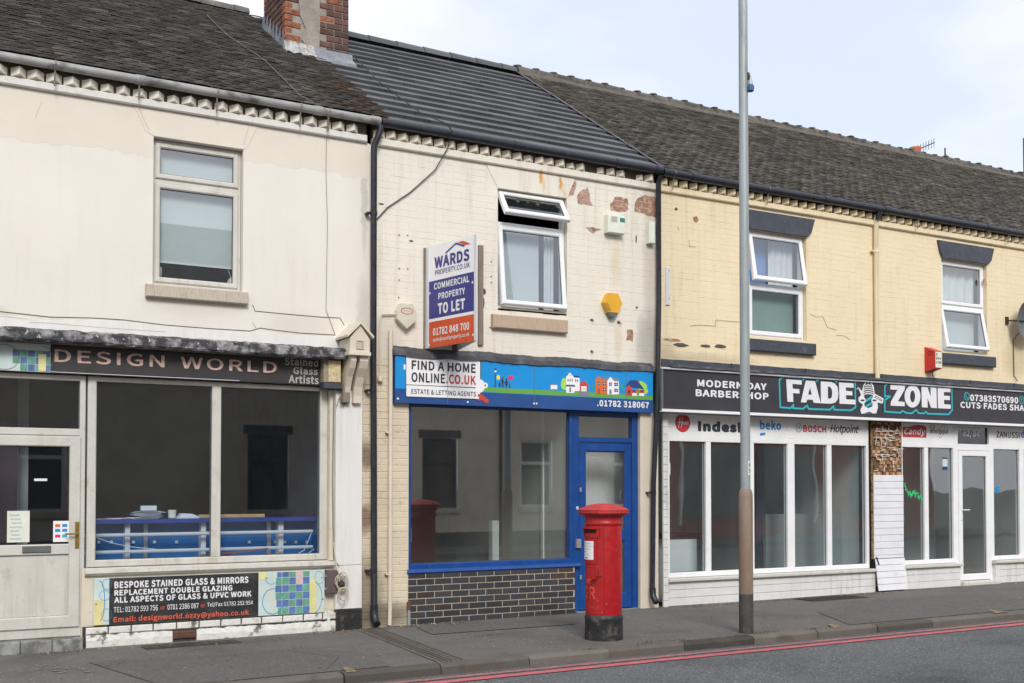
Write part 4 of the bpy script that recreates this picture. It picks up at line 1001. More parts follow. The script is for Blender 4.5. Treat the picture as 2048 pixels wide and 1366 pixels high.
m.ellipse(ax0+.05,az0+.24,.05,.20,.006,AY-.0035,AY,a0=-80,a1=90); m.ellipse(ax0+.12,az1-.06,.045,.05,.003,AY-.003,AY); m.ellipse(ax0+.10,az1-.17,.05,.05,.003,AY-.003,AY); m.ellipse(ax0+.12,az0+.1,.05,.06,.003,AY-.003,AY); m.ellipse(WX(640,AY),az1-.08,.05,.07,.003,AY-.003,AY)
m.build('leading','logo_blue',ad)
m = MB()
for (px_,py_) in ((535,1153),(645,1152),(647,1195),(228,1160),(196,1205)): m.disc(WX(px_,AY),WZ(px_,py_+3,AY),.006,.006,AY-.006,AY,10)
m.build('screws','cable_dark',ad)
# white painted bricks below, each its own
r_ = random.Random(4); 
base0 = gz(2)-.02
for row,(z0_,z1_) in enumerate(((.125,.195),)):
    x = sx0-.01-(.12 if row else 0)
    while x < WX(688)-.05:
        w_ = .225+r_.uniform(-.012,.012) if row == 0 else .3+r_.uniform(-.05,.08)
        a,b = max(x,sx0-.01), min(x+w_-.012,WX(688))
        if row and a < WX(394) and b > WX(350): b = WX(349)
        if b < a: x += w_; continue
        if b-a > .04:
            m = MB(); m.bev(a,b,-.012-r_.uniform(0,.01),.019,z0_-.05*0+gz(a)-(.03 if row else 0),z1_+gz(a),.010); m.build('brick','paint_white_rough',left)
        x += w_
MB().box(sx0-.04,WX(688),.0,.019,-.12,.2+gz(3)).build('plinth_mortar','iron',left)
ab = thing('air_brick','rusty terracotta air brick low in the white painted plinth','air brick',(WX(372),-.02,.03))
a,b = WX(350),WX(394); MB().bev(a,b,-.022,.015,gz(3)+.03,gz(3)+.105,.004).build('block','iron_rust',ab)
m = MB()
for i in range(10):
    for j in range(2): xx=a+.018+i*(b-a-.03)/9.5; zz=gz(3)+.045+j*.028; m.box(xx-.005,xx+.006,-.0235,-.0221,zz,zz+.014)
m.build('holes','cable_dark',ab)
for (xa_,xb_) in ((sx0-.01, WX(350)-.01),(WX(394)+.01, WX(688))):
    m = MB(); lumpy(m, xa_, xb_, [(.01,.115+gz(3)),(-.014,.112+gz(3)),(-.022,.06+gz(3)),(-.016,-.02+gz(3)),(.01,-.05)], .007, .045, 6); m.build('plaster_base','paint_white_rough',left)
# door step in four blue-grey blocks
for k in range(7):
    x = WX(172)-.015-(k+1)*.285
    MB().bev(x,x+.28,-.10,.12,gz(1)-.1,WZ(80,1277,FY)-.004,.01).build('step_block','concrete_step',left)
# pilaster, corbel bracket
px0,px1 = WX(672,-.06),WX(725,-.06); 
MB().bev(px0,px1,-.06,.02,WZ(672,1131,-.06),2.62,.004).build('pilaster','paint_white_board',left)
MB().bev(px0+.005,px1,-.061,.02,WZ(690,1218,-.06),WZ(672,1131,-.06)-.004,.004).build('pilaster','paint_white_board',left)
MB().bev(px0+.02,px1+.002,-.075,.02,-.05,WZ(690,1218,-.06)-.002,.008).build('pilaster_base','black_paint',left)
MB().box(sx1+.0,px0-.002,.0,.1,sz0,2.62).build('corner_trim','paint_cream',left)
MB().box(px0,4.93,-.03,.02,2.62,3.0).build('corbel_back','black_paint',left)
br = MB(); 
def scroll(x0,x1):
    pr = [(-.05,3.0),(-.30,3.0),(-.31,2.93),(-.27,2.85),(-.20,2.76),(-.15,2.66),(-.12,2.56),(-.115,2.48),(-.04,2.48),(-.04,3.0)]
    br.prismx(pr,x0,x1)
cxl = WX(704,-.15); scroll(cxl-.075,cxl-.012); scroll(cxl+.030,cxl+.125)
brk = br.build('corbel_bracket','paint_cream',left)
m = MB(); hx0,hx1 = cxl-.10,cxl+.125; m.box(hx0,hx1,-.34,-.02,3.003,3.17); m.prism([(hx0,3.17),(hx1,3.17),((hx0+hx1)/2,3.32)],-.34,-.02); m.box(hx0-.02,hx1+.01,-.36,-.02,2.985,3.02); m.build('gable_block','paint_cream',brk)
m = MB(); cxm=(hx0+hx1)/2
for sgn in (-1,1): m.prism([(cxm,3.325),(cxm+sgn*.15,3.175),(cxm+sgn*.155,3.20),(cxm,3.355)][::sgn],-.37,.0)
m.build('gable_roof','paint_cream',brk)
m = MB(); m.ring(cxm-.045,cxm+.045,3.05,3.15,.016,-.352,-.34,.003); m.box(cxm-.028,cxm+.028,-.343,-.341,3.067,3.133); m.build('gable_panel','stone_sill',brk)
MB().bev(cxl-.10,cxl-.014,-.13,-.03,2.48,2.66,.006).build('bracket_foot','timber_grey',brk)
mat('cable_grey', (.22,.20,.17), .6, .1, 9, bump=0)
# messy wires behind the bracket and down the frame side
r_ = random.Random(17); cb = MB()
for k in range(6):
    x = WX(680)+r_.uniform(-.03,.03); pts = [(x+.12,-.05,3.25-.03*k)]
    for i in range(9): pts.append((x+.04*math.sin(i+k)-.01*i+.06,-.05-.008*k,3.15-i*.09))
    cb.tube(pts,.004,4)
cb.tube([(WX(667,-.02),-.03,2.55),(WX(665,-.02),-.03,1.6),(WX(668,-.02),-.03,sz0+.02),(WX(680,-.09),-.09,sz0-.06)],.006,5)
tag(cb.build('loose_wires','cable_grey'),'tangle of loose wires behind the gabled bracket and down the frame','wires')
# grey-brown meter box and cable coils
mb_ = thing('meter_box','grey brown meter box with a dented door beside the coiled cable','meter box',(WX(663,-.09),-.09,.5))
a,b = WX(656,-.09),WX(679,-.09); z0_,z1_ = WZ(656,1187,-.09),WZ(656,1141,-.09); MB().bev(a,b,-.09,.018,z0_,z1_,.006).build('casing','meter_brown',mb_)
for zz in (z1_-.06,z0_+.05): MB().box(a-.012,a,-.07,-.04,zz-.012,zz+.012).build('hinge','steel',mb_)
co = MB(); cx_,cz_ = WX(684,-.12),WZ(684,1164,-.12); r_ = random.Random(3)
for k in range(7):
    rx,rz = .055+r_.uniform(-.015,.02),.085+r_.uniform(-.02,.025); ox,oz = r_.uniform(-.012,.02),r_.uniform(-.02,.02)-(.13 if k > 4 else 0)
    co.tube([(cx_+ox+rx*math.cos(2*math.pi*i/16),-.115-.006*k,cz_+oz+rz*math.sin(2*math.pi*i/16)) for i in range(17)],.0055,5)
co.tube([(cx_+.05,-.12,cz_-.1),(cx_+.03,-.12,cz_-.24),(cx_-.1,-.12,cz_-.30),(cx_-.2,-.1,cz_-.28)],.004,5)
co.tube([(WX(668,-.03),-.03,sz0+.2),(cx_-.04,-.1,cz_+.13),(cx_,-.12,cz_+.05)],.007,5)
tag(co.build('cable_coil','cable_cream'),'coils of cream cable hanging beside the grey brown meter box','cable')
m = MB(); m.lathe([(.02,-.03),(.04,-.01),(.035,.02),(.01,.04)],(cx_,-.13,cz_-.02),8); tag(m.build('tape_knot','cable_dark'),'black tape knot binding the coiled cream cable','tape')
MB().box(WX(657,-.03),WX(662,-.03),-.03,-.02,gz(4.6),.22).build('pipe_cover','paint_white_board',left)
# brick pier strip between the two shops
m = MB(); m.quad((4.86,.0,-.1),(5.53,.0,-.1),(5.53,.0,3.0),(4.86,.0,3.0)); m.build('pier','paint_brick_pier',mid)
m = MB(); bricks(m,4.87,5.52,.0,3.0,0,[],.0045,.002,seed=6,b=.004,j=.007); m.build('painted_bricks','paint_brick_pier',mid,kind='stuff')
m = MB(); m.box(5.53,5.535,.0,.1,-.1,2.9); m.build('pier_edge','paint_brick_pier',mid)

# ================================================================ downpipes
def downpipe(label, pts, r, mt, clips=(), cap=None, name='downpipe'):
    t = thing(name, label, 'downpipe', pts[-1]); MB().tube(pts,r,14).build('pipe',mt,t,smooth=True)
    for (x,y,z) in clips:
        MB().tube([(x,y,z-.02),(x,y,z+.02)],r*1.16,14).build('collar',mt,t,smooth=True)
        MB().box(x-r*2.1,x-r*.9,y-.005,-.002,z-.01,z+.01).build('pipe_clip',mt,t)
    return t
XP = WX(746,-.08)
dp = downpipe('black downpipe with swan neck between the cream render and the blue shop',
  [(XP+.06,-.125,5.62),(XP+.06,-.125,5.56),(XP+.03,-.11,5.47),(XP,-.085,5.38),(XP,-.085,3.),(XP+.01,-.085,2.),(XP+.02,-.085,.16),(XP+.02,-.11,.08),(XP+.02,-.15,.04)], .036,'black_plastic',
  [(XP,-.085,WZ(746,430)),(XP,-.085,WZ(746,782)),(XP+.01,-.085,WZ(746,1140))])
MB().tube([(XP+.02,-.085,.24),(XP+.02,-.085,.14),(XP+.02,-.12,.06),(XP+.02,-.165,.03)],.043,14).build('shoe','black_plastic',dp,smooth=True)
XP2 = WX(1318,-.07); XP3 = WX(1303,-.07)
dp = downpipe('black downpipe leaning slightly beside the blue fascia right end',
  [(XP2,-.12,5.6),(XP2,-.075,5.5),(XP2-.0,-.075,4.),(XP2-.03,-.09,3.2),(XP3+.06,-.115,2.7),(XP3+.02,-.08,1.6),(XP3,-.075,.2),(XP3,-.10,.12),(XP3+.01,-.16,.08)], .034,'black_plastic',
  [(XP3+.015,-.08,WZ(1303,985))])
MB().tube([(XP3,-.08,.26),(XP3,-.09,.15),(XP3+.005,-.15,.08)],.042,14).build('shoe','black_plastic',dp,smooth=True)
XQ = WX(1755,-.06); downpipe('yellow painted downpipe between the two upper windows of the barber shop',
  [(XQ,-.12,5.6),(XQ,-.06,5.50),(XQ,-.06,3.02)],.036,'paint_yellow',[(XQ,-.06,WZ(1755,505))])
MB().tube([(XQ,-.12,5.60),(XQ,-.10,5.49)],.043,12).build('pipe_socket','black_plastic',right,smooth=True)
XR = WX(781,-.05); downpipe('thin cream conduit pipe on the pier left of the blue shop',
  [(XR,-.05,WZ(781,662)),(XR,-.05,.2),(XR-.005,-.05,0.)],.024,'paint_cream',[(XR,-.05,WZ(781,865)),(XR,-.05,WZ(781,1147))],name='conduit')
m = MB(); xs_ = WX(759,-.02); m.tube([(WX(795,-.02),-.03,WZ(795,629)),(xs_+.02,-.03,WZ(760,629)),(xs_,-.03,WZ(760,640)),(xs_,-.03,WZ(757,752))],.010,8); m.lathe([(.03,-.03),(.035,0),(.03,.03)],(xs_,-.035,WZ(757,758)),10)
tag(m.build('conduit','paint_cream',smooth=True),'thin bent cable conduit running from the cream alarm to a round box','conduit')
m = MB(); x=WX(819,-.05); m.tube([(x,-.05,.0+gz(5.5)),(x,-.05,.16)],.018,10,0); m.tube([(x-.0,-.05,.16),(x,-.05,.25)],.026,8,1); tag(m.build('pipe_stub',['galv','iron_rust']),'short grey pipe stub with a rusty cap at the blue brick plinth','pipe')

# ================================================================ building two: blue shop
w2 = (WX(995), WX(1134), WZ(995,616), WZ(995,376))
m = MB(); wall_grid(m, XB-.02, XC, 3.0, 5.42, 0, [w2], .13); m.build('wall','paint_brick_cream',mid)
m = MB(); lh = (w2[0]-.14,w2[1]+.16,w2[3]-.0,5.42)
bricks(m, XB+.03, XC-.02, 3.0, 5.41, 0, [w2,lh], .0022, .0010, seed=11, j=.0035, b=.0024, merge=.5); m.build('painted_bricks','paint_brick_cream',mid,kind='stuff')
MB().prism([(w2[0]-.16,5.41),(w2[0]-.0,w2[3]+.002),(w2[1]+.0,w2[3]+.002),(w2[1]+.12,5.41)],-.009,.004).build('lintel','paint_brick_cream',mid)
win2 = upper_window(mid, w2, 'pvc_white', WZ(995,444), wfr=.060, y=.05, tophung=R(33), bothung=R(6))
m = MB(); m.bev(w2[0]+.28,w2[0]+.62,.0,.02,w2[3]-.075,w2[3]-.055,.003); m.build('trickle_vent','plastic_ivory',win2)
room(mid, w2[0]-.3, w2[1]+.3, .20, 2.4, w2[2]-.3, w2[3]+.3, 'room_plum')
def drape(name, parent, x0, x1, z0, z1, y, mt, folds=6, amp=.02):
    m = MB(); n = folds*6; vs = []
    for i in range(n+1):
        u = i/n; x = x0+(x1-x0)*u; yy = y+amp*math.sin(u*folds*2*math.pi)+amp*.5*math.sin(u*folds*5.1)
        vs += [(x,yy,z0),(x,yy-.004,z1)]
    m.add(vs,[(2*i,2*i+2,2*i+3,2*i+1) for i in range(n)]); return m.build(name, mt, parent, smooth=True)
MB().box(w2[0]+.05,w2[0]+.70,.205,.21,w2[2]+.03,WZ(995,452)).build('roller_blind','blind',win2)
drape('net_curtain',win2,w2[0]+.79,w2[1]-.05,w2[2]+.03,WZ(995,450),.23,'net',3,.012)
MB().bev(WX(987,-.07),WX(1137,-.07),-.07,.04,WZ(987,655,-.07),WZ(987,627,-.07),.012).build('window_sill','stone_sill_warm',mid)
MB().bev(w2[0]+.0,w2[1],.0,.10,WZ(987,627,-.07)-.004,w2[2]+.03,.006).build('sub_sill','paint_cream',mid)
def exposed(px_, py_, rx, rz, mt, seed, par, n=14, name='bare_brick_patch'):
    x,z = wp(px_,py_); MB().prism(ragged(x,z,rx,rz,n,seed),-.0068,.004).build(name,mt,par)
for i,(a,b,rx,rz,mt_) in enumerate([(1272,478,.012,.06,'crack'),(1183,640,.03,.02,'crack'),(1237,645,.03,.022,'crack'),(1183,703,.025,.02,'crack'),(822,482,.03,.012,'crack'),(762,408,.04,.01,'crack'),
      (968,583,.03,.04,'crack'),(966,606,.02,.08,'crack'),(748,595,.02,.2,'brick_exposed'),(1273,615,.02,.02,'crack'),(748,895,.035,.07,'brick_exposed')]):
    exposed(a,b,rx,rz,mt_,i+40,mid)
for i,(a,b,rx,rz) in enumerate([(1391,438,.05,.05),(1345,680,.16,.025),(1362,690,.14,.03),(1440,693,.12,.03),(1410,692,.1,.025),(1766,440,.04,.05),(1968,563,.03,.06),(1352,418,.03,.02)]):
    exposed(a,b,rx,rz,'brick_exposed' if i in (0,1,5,6) else 'crack',i+80,right)
for pts_, mt_ in (([(745,65),(757,85),(765,100),(758,128),(750,150),(745,170),(738,182),(722,176),(710,190),(718,150),(728,130),(725,110)],'brick_exposed_pink'),
   ([(770,190),(778,170),(800,150),(812,138),(828,140),(845,125),(852,150),(860,180),(862,225),(870,235),(880,255),(850,252),(820,243),(795,246),(775,240)],'brick_exposed_pink'),
   ([(1040,195),(1060,192),(1090,195),(1100,205),(1130,205),(1138,250),(1130,262),(1136,280),(1112,300),(1090,296),(1070,304),(1040,292),(1010,290),(1005,240),(1025,230)],'brick_exposed'),
   ([(1185,240),(1195,215),(1210,200),(1235,190),(1260,180),(1290,188),(1345,195),(1342,345),(1310,330),(1280,332),(1250,312),(1215,305),(1190,300),(1180,290)],'brick_exposed'),
   ([(830,408),(850,414),(880,410),(900,420),(945,425),(905,440),(885,458),(860,440)],'brick_exposed_pink'),
   ([(1128,1150),(1150,1146),(1168,1152),(1172,1190),(1168,1235),(1145,1222),(1122,1225),(1130,1190)],'brick_exposed')):
    MB().prism([wp(940+x/3.595,340+y/3.595) for x,y in pts_],-.0062,.004).build('bare_brick_patch',mt_,mid)
# exposed patch mortar joints
for (a,b,w_) in ((1168,388,.10),(1168,400,.12),(1238,402,.2),(1238,413,.22),(1291,405,.26),(1291,417,.26)):
    x,z = wp(a,b); MB().box(x-w_*.42,x+w_*.42,-.0078,.0,z-.005,z+.005).build('mortar_joint','mortar_buff',mid)
for pts in ([(1380,652),(1395,650),(1431,652),(1431,640),(1478,644)],[(1620,628),(1632,634),(1645,633),(1655,655),(1672,660)],[(1672,670),(1690,672),(1700,680)],[(1355,455),(1358,460)],[(1378,480),(1378,493),(1390,494)]):
    m = MB(); m.line([wp(*q) for q in pts], .006, -.0066, -.003); m.build('crack','hairline_yellow',right)
# lead strip over the blue fascia
BY = -.08
bx0,bx1 = WX(790,BY),WX(1306,BY); bz0,bz1 = WZ(790,805,BY),WZ(790,708,BY)
m = MB(); lumpy(m, bx0-.03, bx1+.02, [(.01,bz1+.10),(-.02,bz1+.09),(BY-.015,bz1+.035),(BY-.022,bz1-.022),(BY-.012,bz1-.022),(BY+.02,bz1+.0),(.01,bz1)], .006, .06, 6, wave=.007); m.build('lead_flashing','lead_dark',mid)
bs = thing('shop_sign','bright blue fascia sign for FIND A HOME ONLINE with small painted houses','shop sign',((bx0+bx1)/2,BY,bz0))
MB().box(bx0,bx1,BY,.0,bz0,bz1).build('sign_board','navy',bs)
def bl(px,py): return wp(px,py,BY)
def sc3(pts): return [bl(780+x/7.585, 690+y/7.585) for x,y in pts]
def sc4(pts): return [bl(960+x/5.689, 700+y/5.689) for x,y in pts]
zh = bl(790,776.5)[1]; zg = bl(960,783.5)[1]; zgt = bl(975,774)[1]
MB().box(bx0+.002,bx1-.002,BY-.001,BY-.0002,zh,bz1-.001).build('sky_panel','sky_blue',bs)
px_l = bl(960,760)[0]
m = MB(); m.add([(px_l,BY-.0016,zg),(bx1-.002,BY-.0016,zg),(bx1-.002,BY-.0016,bl(1304,792)[1]),(px_l+1.4,BY-.0016,bl(1150,783)[1]),(px_l,BY-.0016,bl(960,774)[1])],[(0,1,2,3,4)])
m.build('grass_strip','sign_green',bs)
layer = [0]
def shape(pts, mt, dd=0.0022):
    layer[0] += 1; MBl[mt] = MBl.get(mt) or MB(True); MBl[mt].add([(x,BY-dd-.00004*layer[0],z) for x,z in pts],[tuple(range(len(pts)))])
MBl = {}
def circ(cx,cy,rx,ry,mt,f=sc4,n=18): shape(f([(cx+rx*math.cos(2*math.pi*k/n),cy+ry*math.sin(2*math.pi*k/n)) for k in range(n)]),mt)
# plate
shape(sc3([(238,150),(252,138),(1360,200),(1378,215),(1378,640),(1376,830),(1340,832),(255,790),(236,770)]),'text_black')
shape(sc3([(246,160),(258,148),(1355,212),(1366,225),(1366,645),(246,598)]),'sign_white')
shape(sc3([(246,608),(1366,660),(1362,818),(258,778),(246,765)]),'sign_white')
shape(sc3([(205,295),(236,297),(236,372),(205,370)]),'sign_white')
m = MB(); 
def bt(mb,s_,xa,xb,yb_,yt,bold=.0,f=(7.585,780,690)):
    X0,Z0 = bl(f[1]+xa/f[0],f[2]+yb_/f[0]); X1,_ = bl(f[1]+xb/f[0],f[2]+yb_/f[0]); _,Z1 = bl(f[1]+xa/f[0],f[2]+yt/f[0]); text(mb,s_,X0,X1,Z0,Z1,BY-.006,bold)
bt(m,'FIND A HOME',325,1298,372,228,.022); bt(m,'ONLINE',322,832,560,410,.022); bt(m,'ESTATE & LETTING AGENTS',322,1302,738,665,.008)
m.build('lettering','text_black',bs)
m = MB(); bt(m,'.CO.UK',850,1298,585,440,.022); m.build('lettering','text_red',bs)
m = MB(); bt(m,'.01782 318067',1328,1920,640,566,.03,(5.689,960,700)); m.build('lettering','text_white',bs)
circ(0,410,55,75,'sign_white'); circ(58,403,31,33,'sign_white'); shape(sc4([(8,330),(30,370),(60,436),(8,438)]),'sign_white')
m = MB(); bt(m,'R',50,66,415,390,.02,(5.689,960,700)); m.build('lettering','text_black',bs)
for i,(cx,cy,s_) in enumerate([(255,315,8),(300,328,7),(222,368,5.5),(337,385,5)]):
    circ(cx,cy,s_,s_,'text_black'); h = {0:115,1:100,2:60,3:48}[i]
    w_ = s_*1.3
    shape(sc4([(cx-w_*.7,cy+s_),(cx+w_*.7,cy+s_),(cx+w_,cy+h*.55),(cx+w_*1.1,cy+h),(cx+w_*.5,cy+h),(cx,cy+h*.6),(cx-w_*.5,cy+h),(cx-w_*1.1,cy+h),(cx-w_,cy+h*.55)] if i in (0,3) else
              [(cx-w_*.6,cy+s_),(cx+w_*.6,cy+s_),(cx+w_*2,cy+h*.68),(cx+w_*.6,cy+h*.7),(cx+w_*.6,cy+h),(cx-w_*.6,cy+h),(cx-w_*.6,cy+h*.7),(cx-w_*2,cy+h*.68)]),'text_black')
shape(sc4([(235,352),(250,335),(262,340),(278,372),(296,345),(305,345),(322,380),(318,384),(298,356),(280,378),(274,378),(256,350),(238,358)]),'text_black')
shape(sc4([(169,240),(176,240),(178,425),(166,425)]),'text_black'); shape(sc4([(157,232),(172,206),(190,232)]),'text_black'); shape(sc4([(160,233),(187,233),(182,252),(165,252)]),'sign_white')
circ(206,312,20,28,'yellow_flat'); circ(335,312,17,20,'pink_flat'); circ(362,312,17,20,'pink_flat'); shape(sc4([(320,318),(378,318),(350,346)]),'pink_flat')
shape(sc4([(797,388),(803,388),(803,475),(797,475)]),'grey_flat'); shape(sc4([(803,392),(878,392),(878,446),(803,446)]),'sign_white'); shape(sc4([(797,388),(880,390),(880,400),(797,398)]),'grey_flat')
for cx,cy,rx,ry in ((960,395,42,60),(955,355,28,36)): circ(cx,cy,rx,ry,'lime')
for cx,cy,rx,ry in ((1850,430,50,65),(1830,390,34,36),(1880,470,30,32)): circ(cx,cy,rx,ry,'lime')
shape(sc4([(978,305),(1022,255),(1068,312),(1068,468),(978,468)]),'sign_white'); shape(sc4([(1062,312),(1132,318),(1132,468),(1062,468)]),'sign_white'); shape(sc4([(1062,290),(1120,294),(1136,318),(1066,312)]),'house_blue')
shape(sc4([(985,395),(1075,398),(1084,418),(966,414)]),'house_blue'); shape(sc4([(980,416),(1072,418),(1072,490),(980,488)]),'sign_white'); shape(sc4([(992,262),(1000,258),(1000,285),(992,295)]),'house_red')
shape(sc4([(1132,385),(1178,345),(1230,390),(1230,472),(1132,470)]),'house_red'); shape(sc4([(1148,412),(1212,414),(1212,472),(1148,470)]),'sign_white')
for yy in (432,450): shape(sc4([(1148,yy),(1212,yy+2),(1212,yy+6),(1148,yy+4)]),'grey_flat')
shape(sc4([(1145,472),(1212,474),(1254,524),(1106,520)]),'grey_flat')
shape(sc4([(1310,340),(1348,298),(1388,342),(1388,500),(1314,498)]),'orange_flat'); shape(sc4([(1384,345),(1446,345),(1446,505),(1384,502)]),'orange_flat'); shape(sc4([(1352,303),(1460,308),(1446,348),(1388,345)]),'grey_flat')
shape(sc4([(1446,350),(1482,305),(1524,352),(1524,508),(1446,506)]),'sign_white'); shape(sc4([(1520,355),(1578,357),(1578,505),(1520,505)]),'sign_white'); shape(sc4([(1490,312),(1565,318),(1583,355),(1524,352)]),'grey_flat')
shape(sc4([(1708,343),(1790,347),(1868,450),(1648,410)]),'house_blue'); shape(sc4([(1650,450),(1692,395),(1728,445),(1728,520),(1670,518),(1654,495)]),'house_red'); shape(sc4([(1728,450),(1866,452),(1866,522),(1728,520)]),'house_red'); shape(sc4([(1728,490),(1866,492),(1866,524),(1728,522)]),'sign_white'); shape(sc4([(1795,348),(1806,348),(1806,375),(1795,365)]),'house_red')
for cx in (1272,1616): circ(cx,425,9,48,'logo_green')
wins = [(995,330,10,28),(1018,330,10,28),(1041,330,10,28),(1082,335,10,26),(1103,336,10,26),(1334,362,30,38),(1394,365,38,36),(1394,432,38,36),(1466,370,30,40),(1526,372,42,40),(1526,440,42,38),(1734,456,28,22),(1828,458,28,22),(1684,455,22,42)]
for (x,y,w_,h) in wins: shape(sc4([(x,y),(x+w_,y),(x+w_,y+h),(x,y+h)]),'text_black' if w_ < 25 else 'house_blue')
for (x,y,w_,h) in wins[5:11]:
    shape(sc4([(x+w_/2-1.5,y),(x+w_/2+1.5,y),(x+w_/2+1.5,y+h),(x+w_/2-1.5,y+h)]),'sign_white'); shape(sc4([(x,y+h/2-1.5),(x+w_,y+h/2-1.5),(x+w_,y+h/2+1.5),(x,y+h/2+1.5)]),'sign_white')
for (x,y,w_,h,mt_) in ((1335,440,28,58,'house_red'),(1470,448,24,56,'grey_flat'),(1780,458,28,60,'sign_green'),(1014,425,20,52,'grey_flat'),(1018,284,12,10,'grey_flat')): shape(sc4([(x,y),(x+w_,y),(x+w_,y+h),(x,y+h)]),mt_)
shape(sc3([(1330,745),(1380,745),(1500,838),(1480,880),(1440,875),(1390,832),(1350,845),(1315,830),(1345,815),(1350,790),(1325,775)]),'house_red')
for k_, mb2 in MBl.items(): mb2.build('printed_picture', k_, bs)
m = MB()
for (x,y) in ((117,815),(1175,866)): X,Z = bl(780+x/7.585,690+y/7.585); m.disc(X,Z,.012,.012,BY-.010,BY,12)
for (x,y) in ((611,609),(640,609)): X,Z = bl(960+x/5.689,700+y/5.689); m.disc(X,Z,.011,.011,BY-.010,BY,12)
m.build('screw_caps','sign_white',bs)
m = MB()
for px_ in (895,1069,1253): X = bl(px_,760)[0]; m.box(X-.0012,X+.0012,BY-.0075,BY-.001,bz0+.004,bz1-.03)
m.build('panel_joints','grey_flat',bs)
# shopfront
GY = .04
fx0,fx1 = WX(815,GY),WX(1276,GY); wz0 = WZ(815,1140,GY); ftop = bz0+.03; wx1 = WX(1157,GY)
f_ = MB(); f_.ring(fx0,wx1-.08,wz0-.01,ftop,.05,GY,GY+.09,.008,wb=.075); sw = f_.build('shop_window','blue_paint',mid)
pane(sw, fx0+.05, wx1-.13, wz0+.065, ftop-.05, GY+.045,'glass')
m = MB(); m.prismx([(GY+.04,wz0+.02),(GY-.05,wz0+.005),(GY-.065,wz0-.03),(GY-.05,wz0-.045),(GY+.04,wz0-.05)],fx0-.02,wx1-.0); m.build('window_cill','blue_paint',sw)
dgz = gz(8.2)
dz_t = WZ(1157,879,GY)
m = MB(); m.ring(wx1-.078,fx1,dgz+.0,ftop,.09,GY+.002,GY+.10,.008,wb=.012); m.bev(wx1+.01,fx1-.09,GY+.003,GY+.09,dz_t-.03,dz_t+.03,.006); dr = m.build('door','blue_paint',mid)
pane(dr, wx1+.012, fx1-.09, dz_t+.03, ftop-.09, GY+.05,'glass')
lx0,lx1 = wx1+.014,fx1-.092; lt,lb_ = dz_t-.035,dgz+.015
m = MB(); m.ring(lx0,lx1,lb_,lt,.11,GY+.012,GY+.06,.01,wb=.20); zm0,zm1 = WZ(1170,1084,GY),WZ(1170,1060,GY); m.bev(lx0+.11,lx1-.11,GY+.014,GY+.058,zm0,zm1,.008); m.build('door_leaf','blue_paint',dr)
pane(dr, lx0+.11,lx1-.11,zm1,lt-.11,GY+.036,'glass'); pane(dr, lx0+.11,lx1-.11,lb_+.20,zm0,GY+.037,'glass')
MB().box(wx1-.05,fx1-.0,GY-.03,GY+.1,dgz-.05,dgz+.012).build('threshold','steel',dr)
for (py_,h) in ((980,.06),(1155,.06)): MB().bev(WX(1159,GY),WX(1163,GY),GY-.004,GY+.01,WZ(1160,py_+4,GY),WZ(1160,py_-5,GY),.002).build('lock_plate','steel',dr)
MB().bev(WX(1152,GY-.02),WX(1161,GY-.02),GY-.035,GY+.0,WZ(1152,1096,GY),WZ(1152,1078,GY),.003).build('entry_keypad','steel',dr)
m = MB(); m.disc(WX(1154,GY),WZ(1154,1016,GY),.017,.02,GY-.01,GY+.01,14,0); m.disc(WX(1154,GY),WZ(1154,1016,GY),.007,.009,GY-.012,GY-.01,10,1); m.build('bell_push',['sign_white','cable_dark'],dr)
# blue brick plinth: every brick single
MB().box(fx0-.005,wx1-.09,-.002,GY+.05,-.15,wz0-.03).build('plinth_mortar','mortar_buff',mid)
r_ = random.Random(15); cache = {}
def plinth_brick(w_):
    k = round(w_,3)
    if k not in cache:
        m = MB(); m.bev(-w_/2,w_/2,-.006,.02,0,.065,.003); me = bpy.data.meshes.new('brick'); me.from_pydata(m.v,[],m.f); me.materials.append(MATS['brick_blue']); cache[k] = me
    return cache[k]
pxl,pxr = fx0-.005,wx1-.088; zr = wz0-.045-.053
row = 0
while zr > -.1:
    x = pxl-(.1125 if row%2 else 0)+.0
    while x < pxr:
        a,b = max(x,pxl),min(x+.215,pxr)
        if b-a > .03: inst('brick',plinth_brick(round(b-a,3)),((a+b)/2,-.002+r_.uniform(-.001,.001),zr),mid)
        x += .225
    zr -= .075; row += 1
# side pier right
MB().bev(fx1+.002,XC+.0,-.01,.1,-.1,ftop+.1,.01).build('pier','paint_cream',mid)
# interior of the blue shop
room(mid, fx0-.2, wx1-.1, .2, 3.2, gz(7)+.02, 2.8,'room_dim',floor='room_dim',right='room_grey')
MB().box(WX(1092,.7),wx1-.12,.7,.75,gz(7),2.7).build('partition','room_pale',mid)
MB().box(WX(985,1.6),WX(998,1.6),1.6,1.7,gz(7),1.1).build('low_screen','room_pale',mid)
room(mid, wx1-.06, fx1+.3, .2, .62, gz(8)+.02, 2.8,'room_light',backc='room_light')
m = MB(); m.bev(WX(1168,.6),WX(1200,.6),.59,.62,.02,1.95,.01); m.build('inner_door','pvc_white',mid)
ip = thing('intercom','small white wall intercom seen through the blue door glass','intercom',(WX(1247,.5),.5,1.45)); a=WX(1247,.5)
MB().bev(a-.05,a+.05,.5,.53,1.38,1.52,.006).build('case','pvc_white',ip); MB().box(a-.02,a+.025,.496,.5,1.455,1.475).build('screen','text_black',ip)
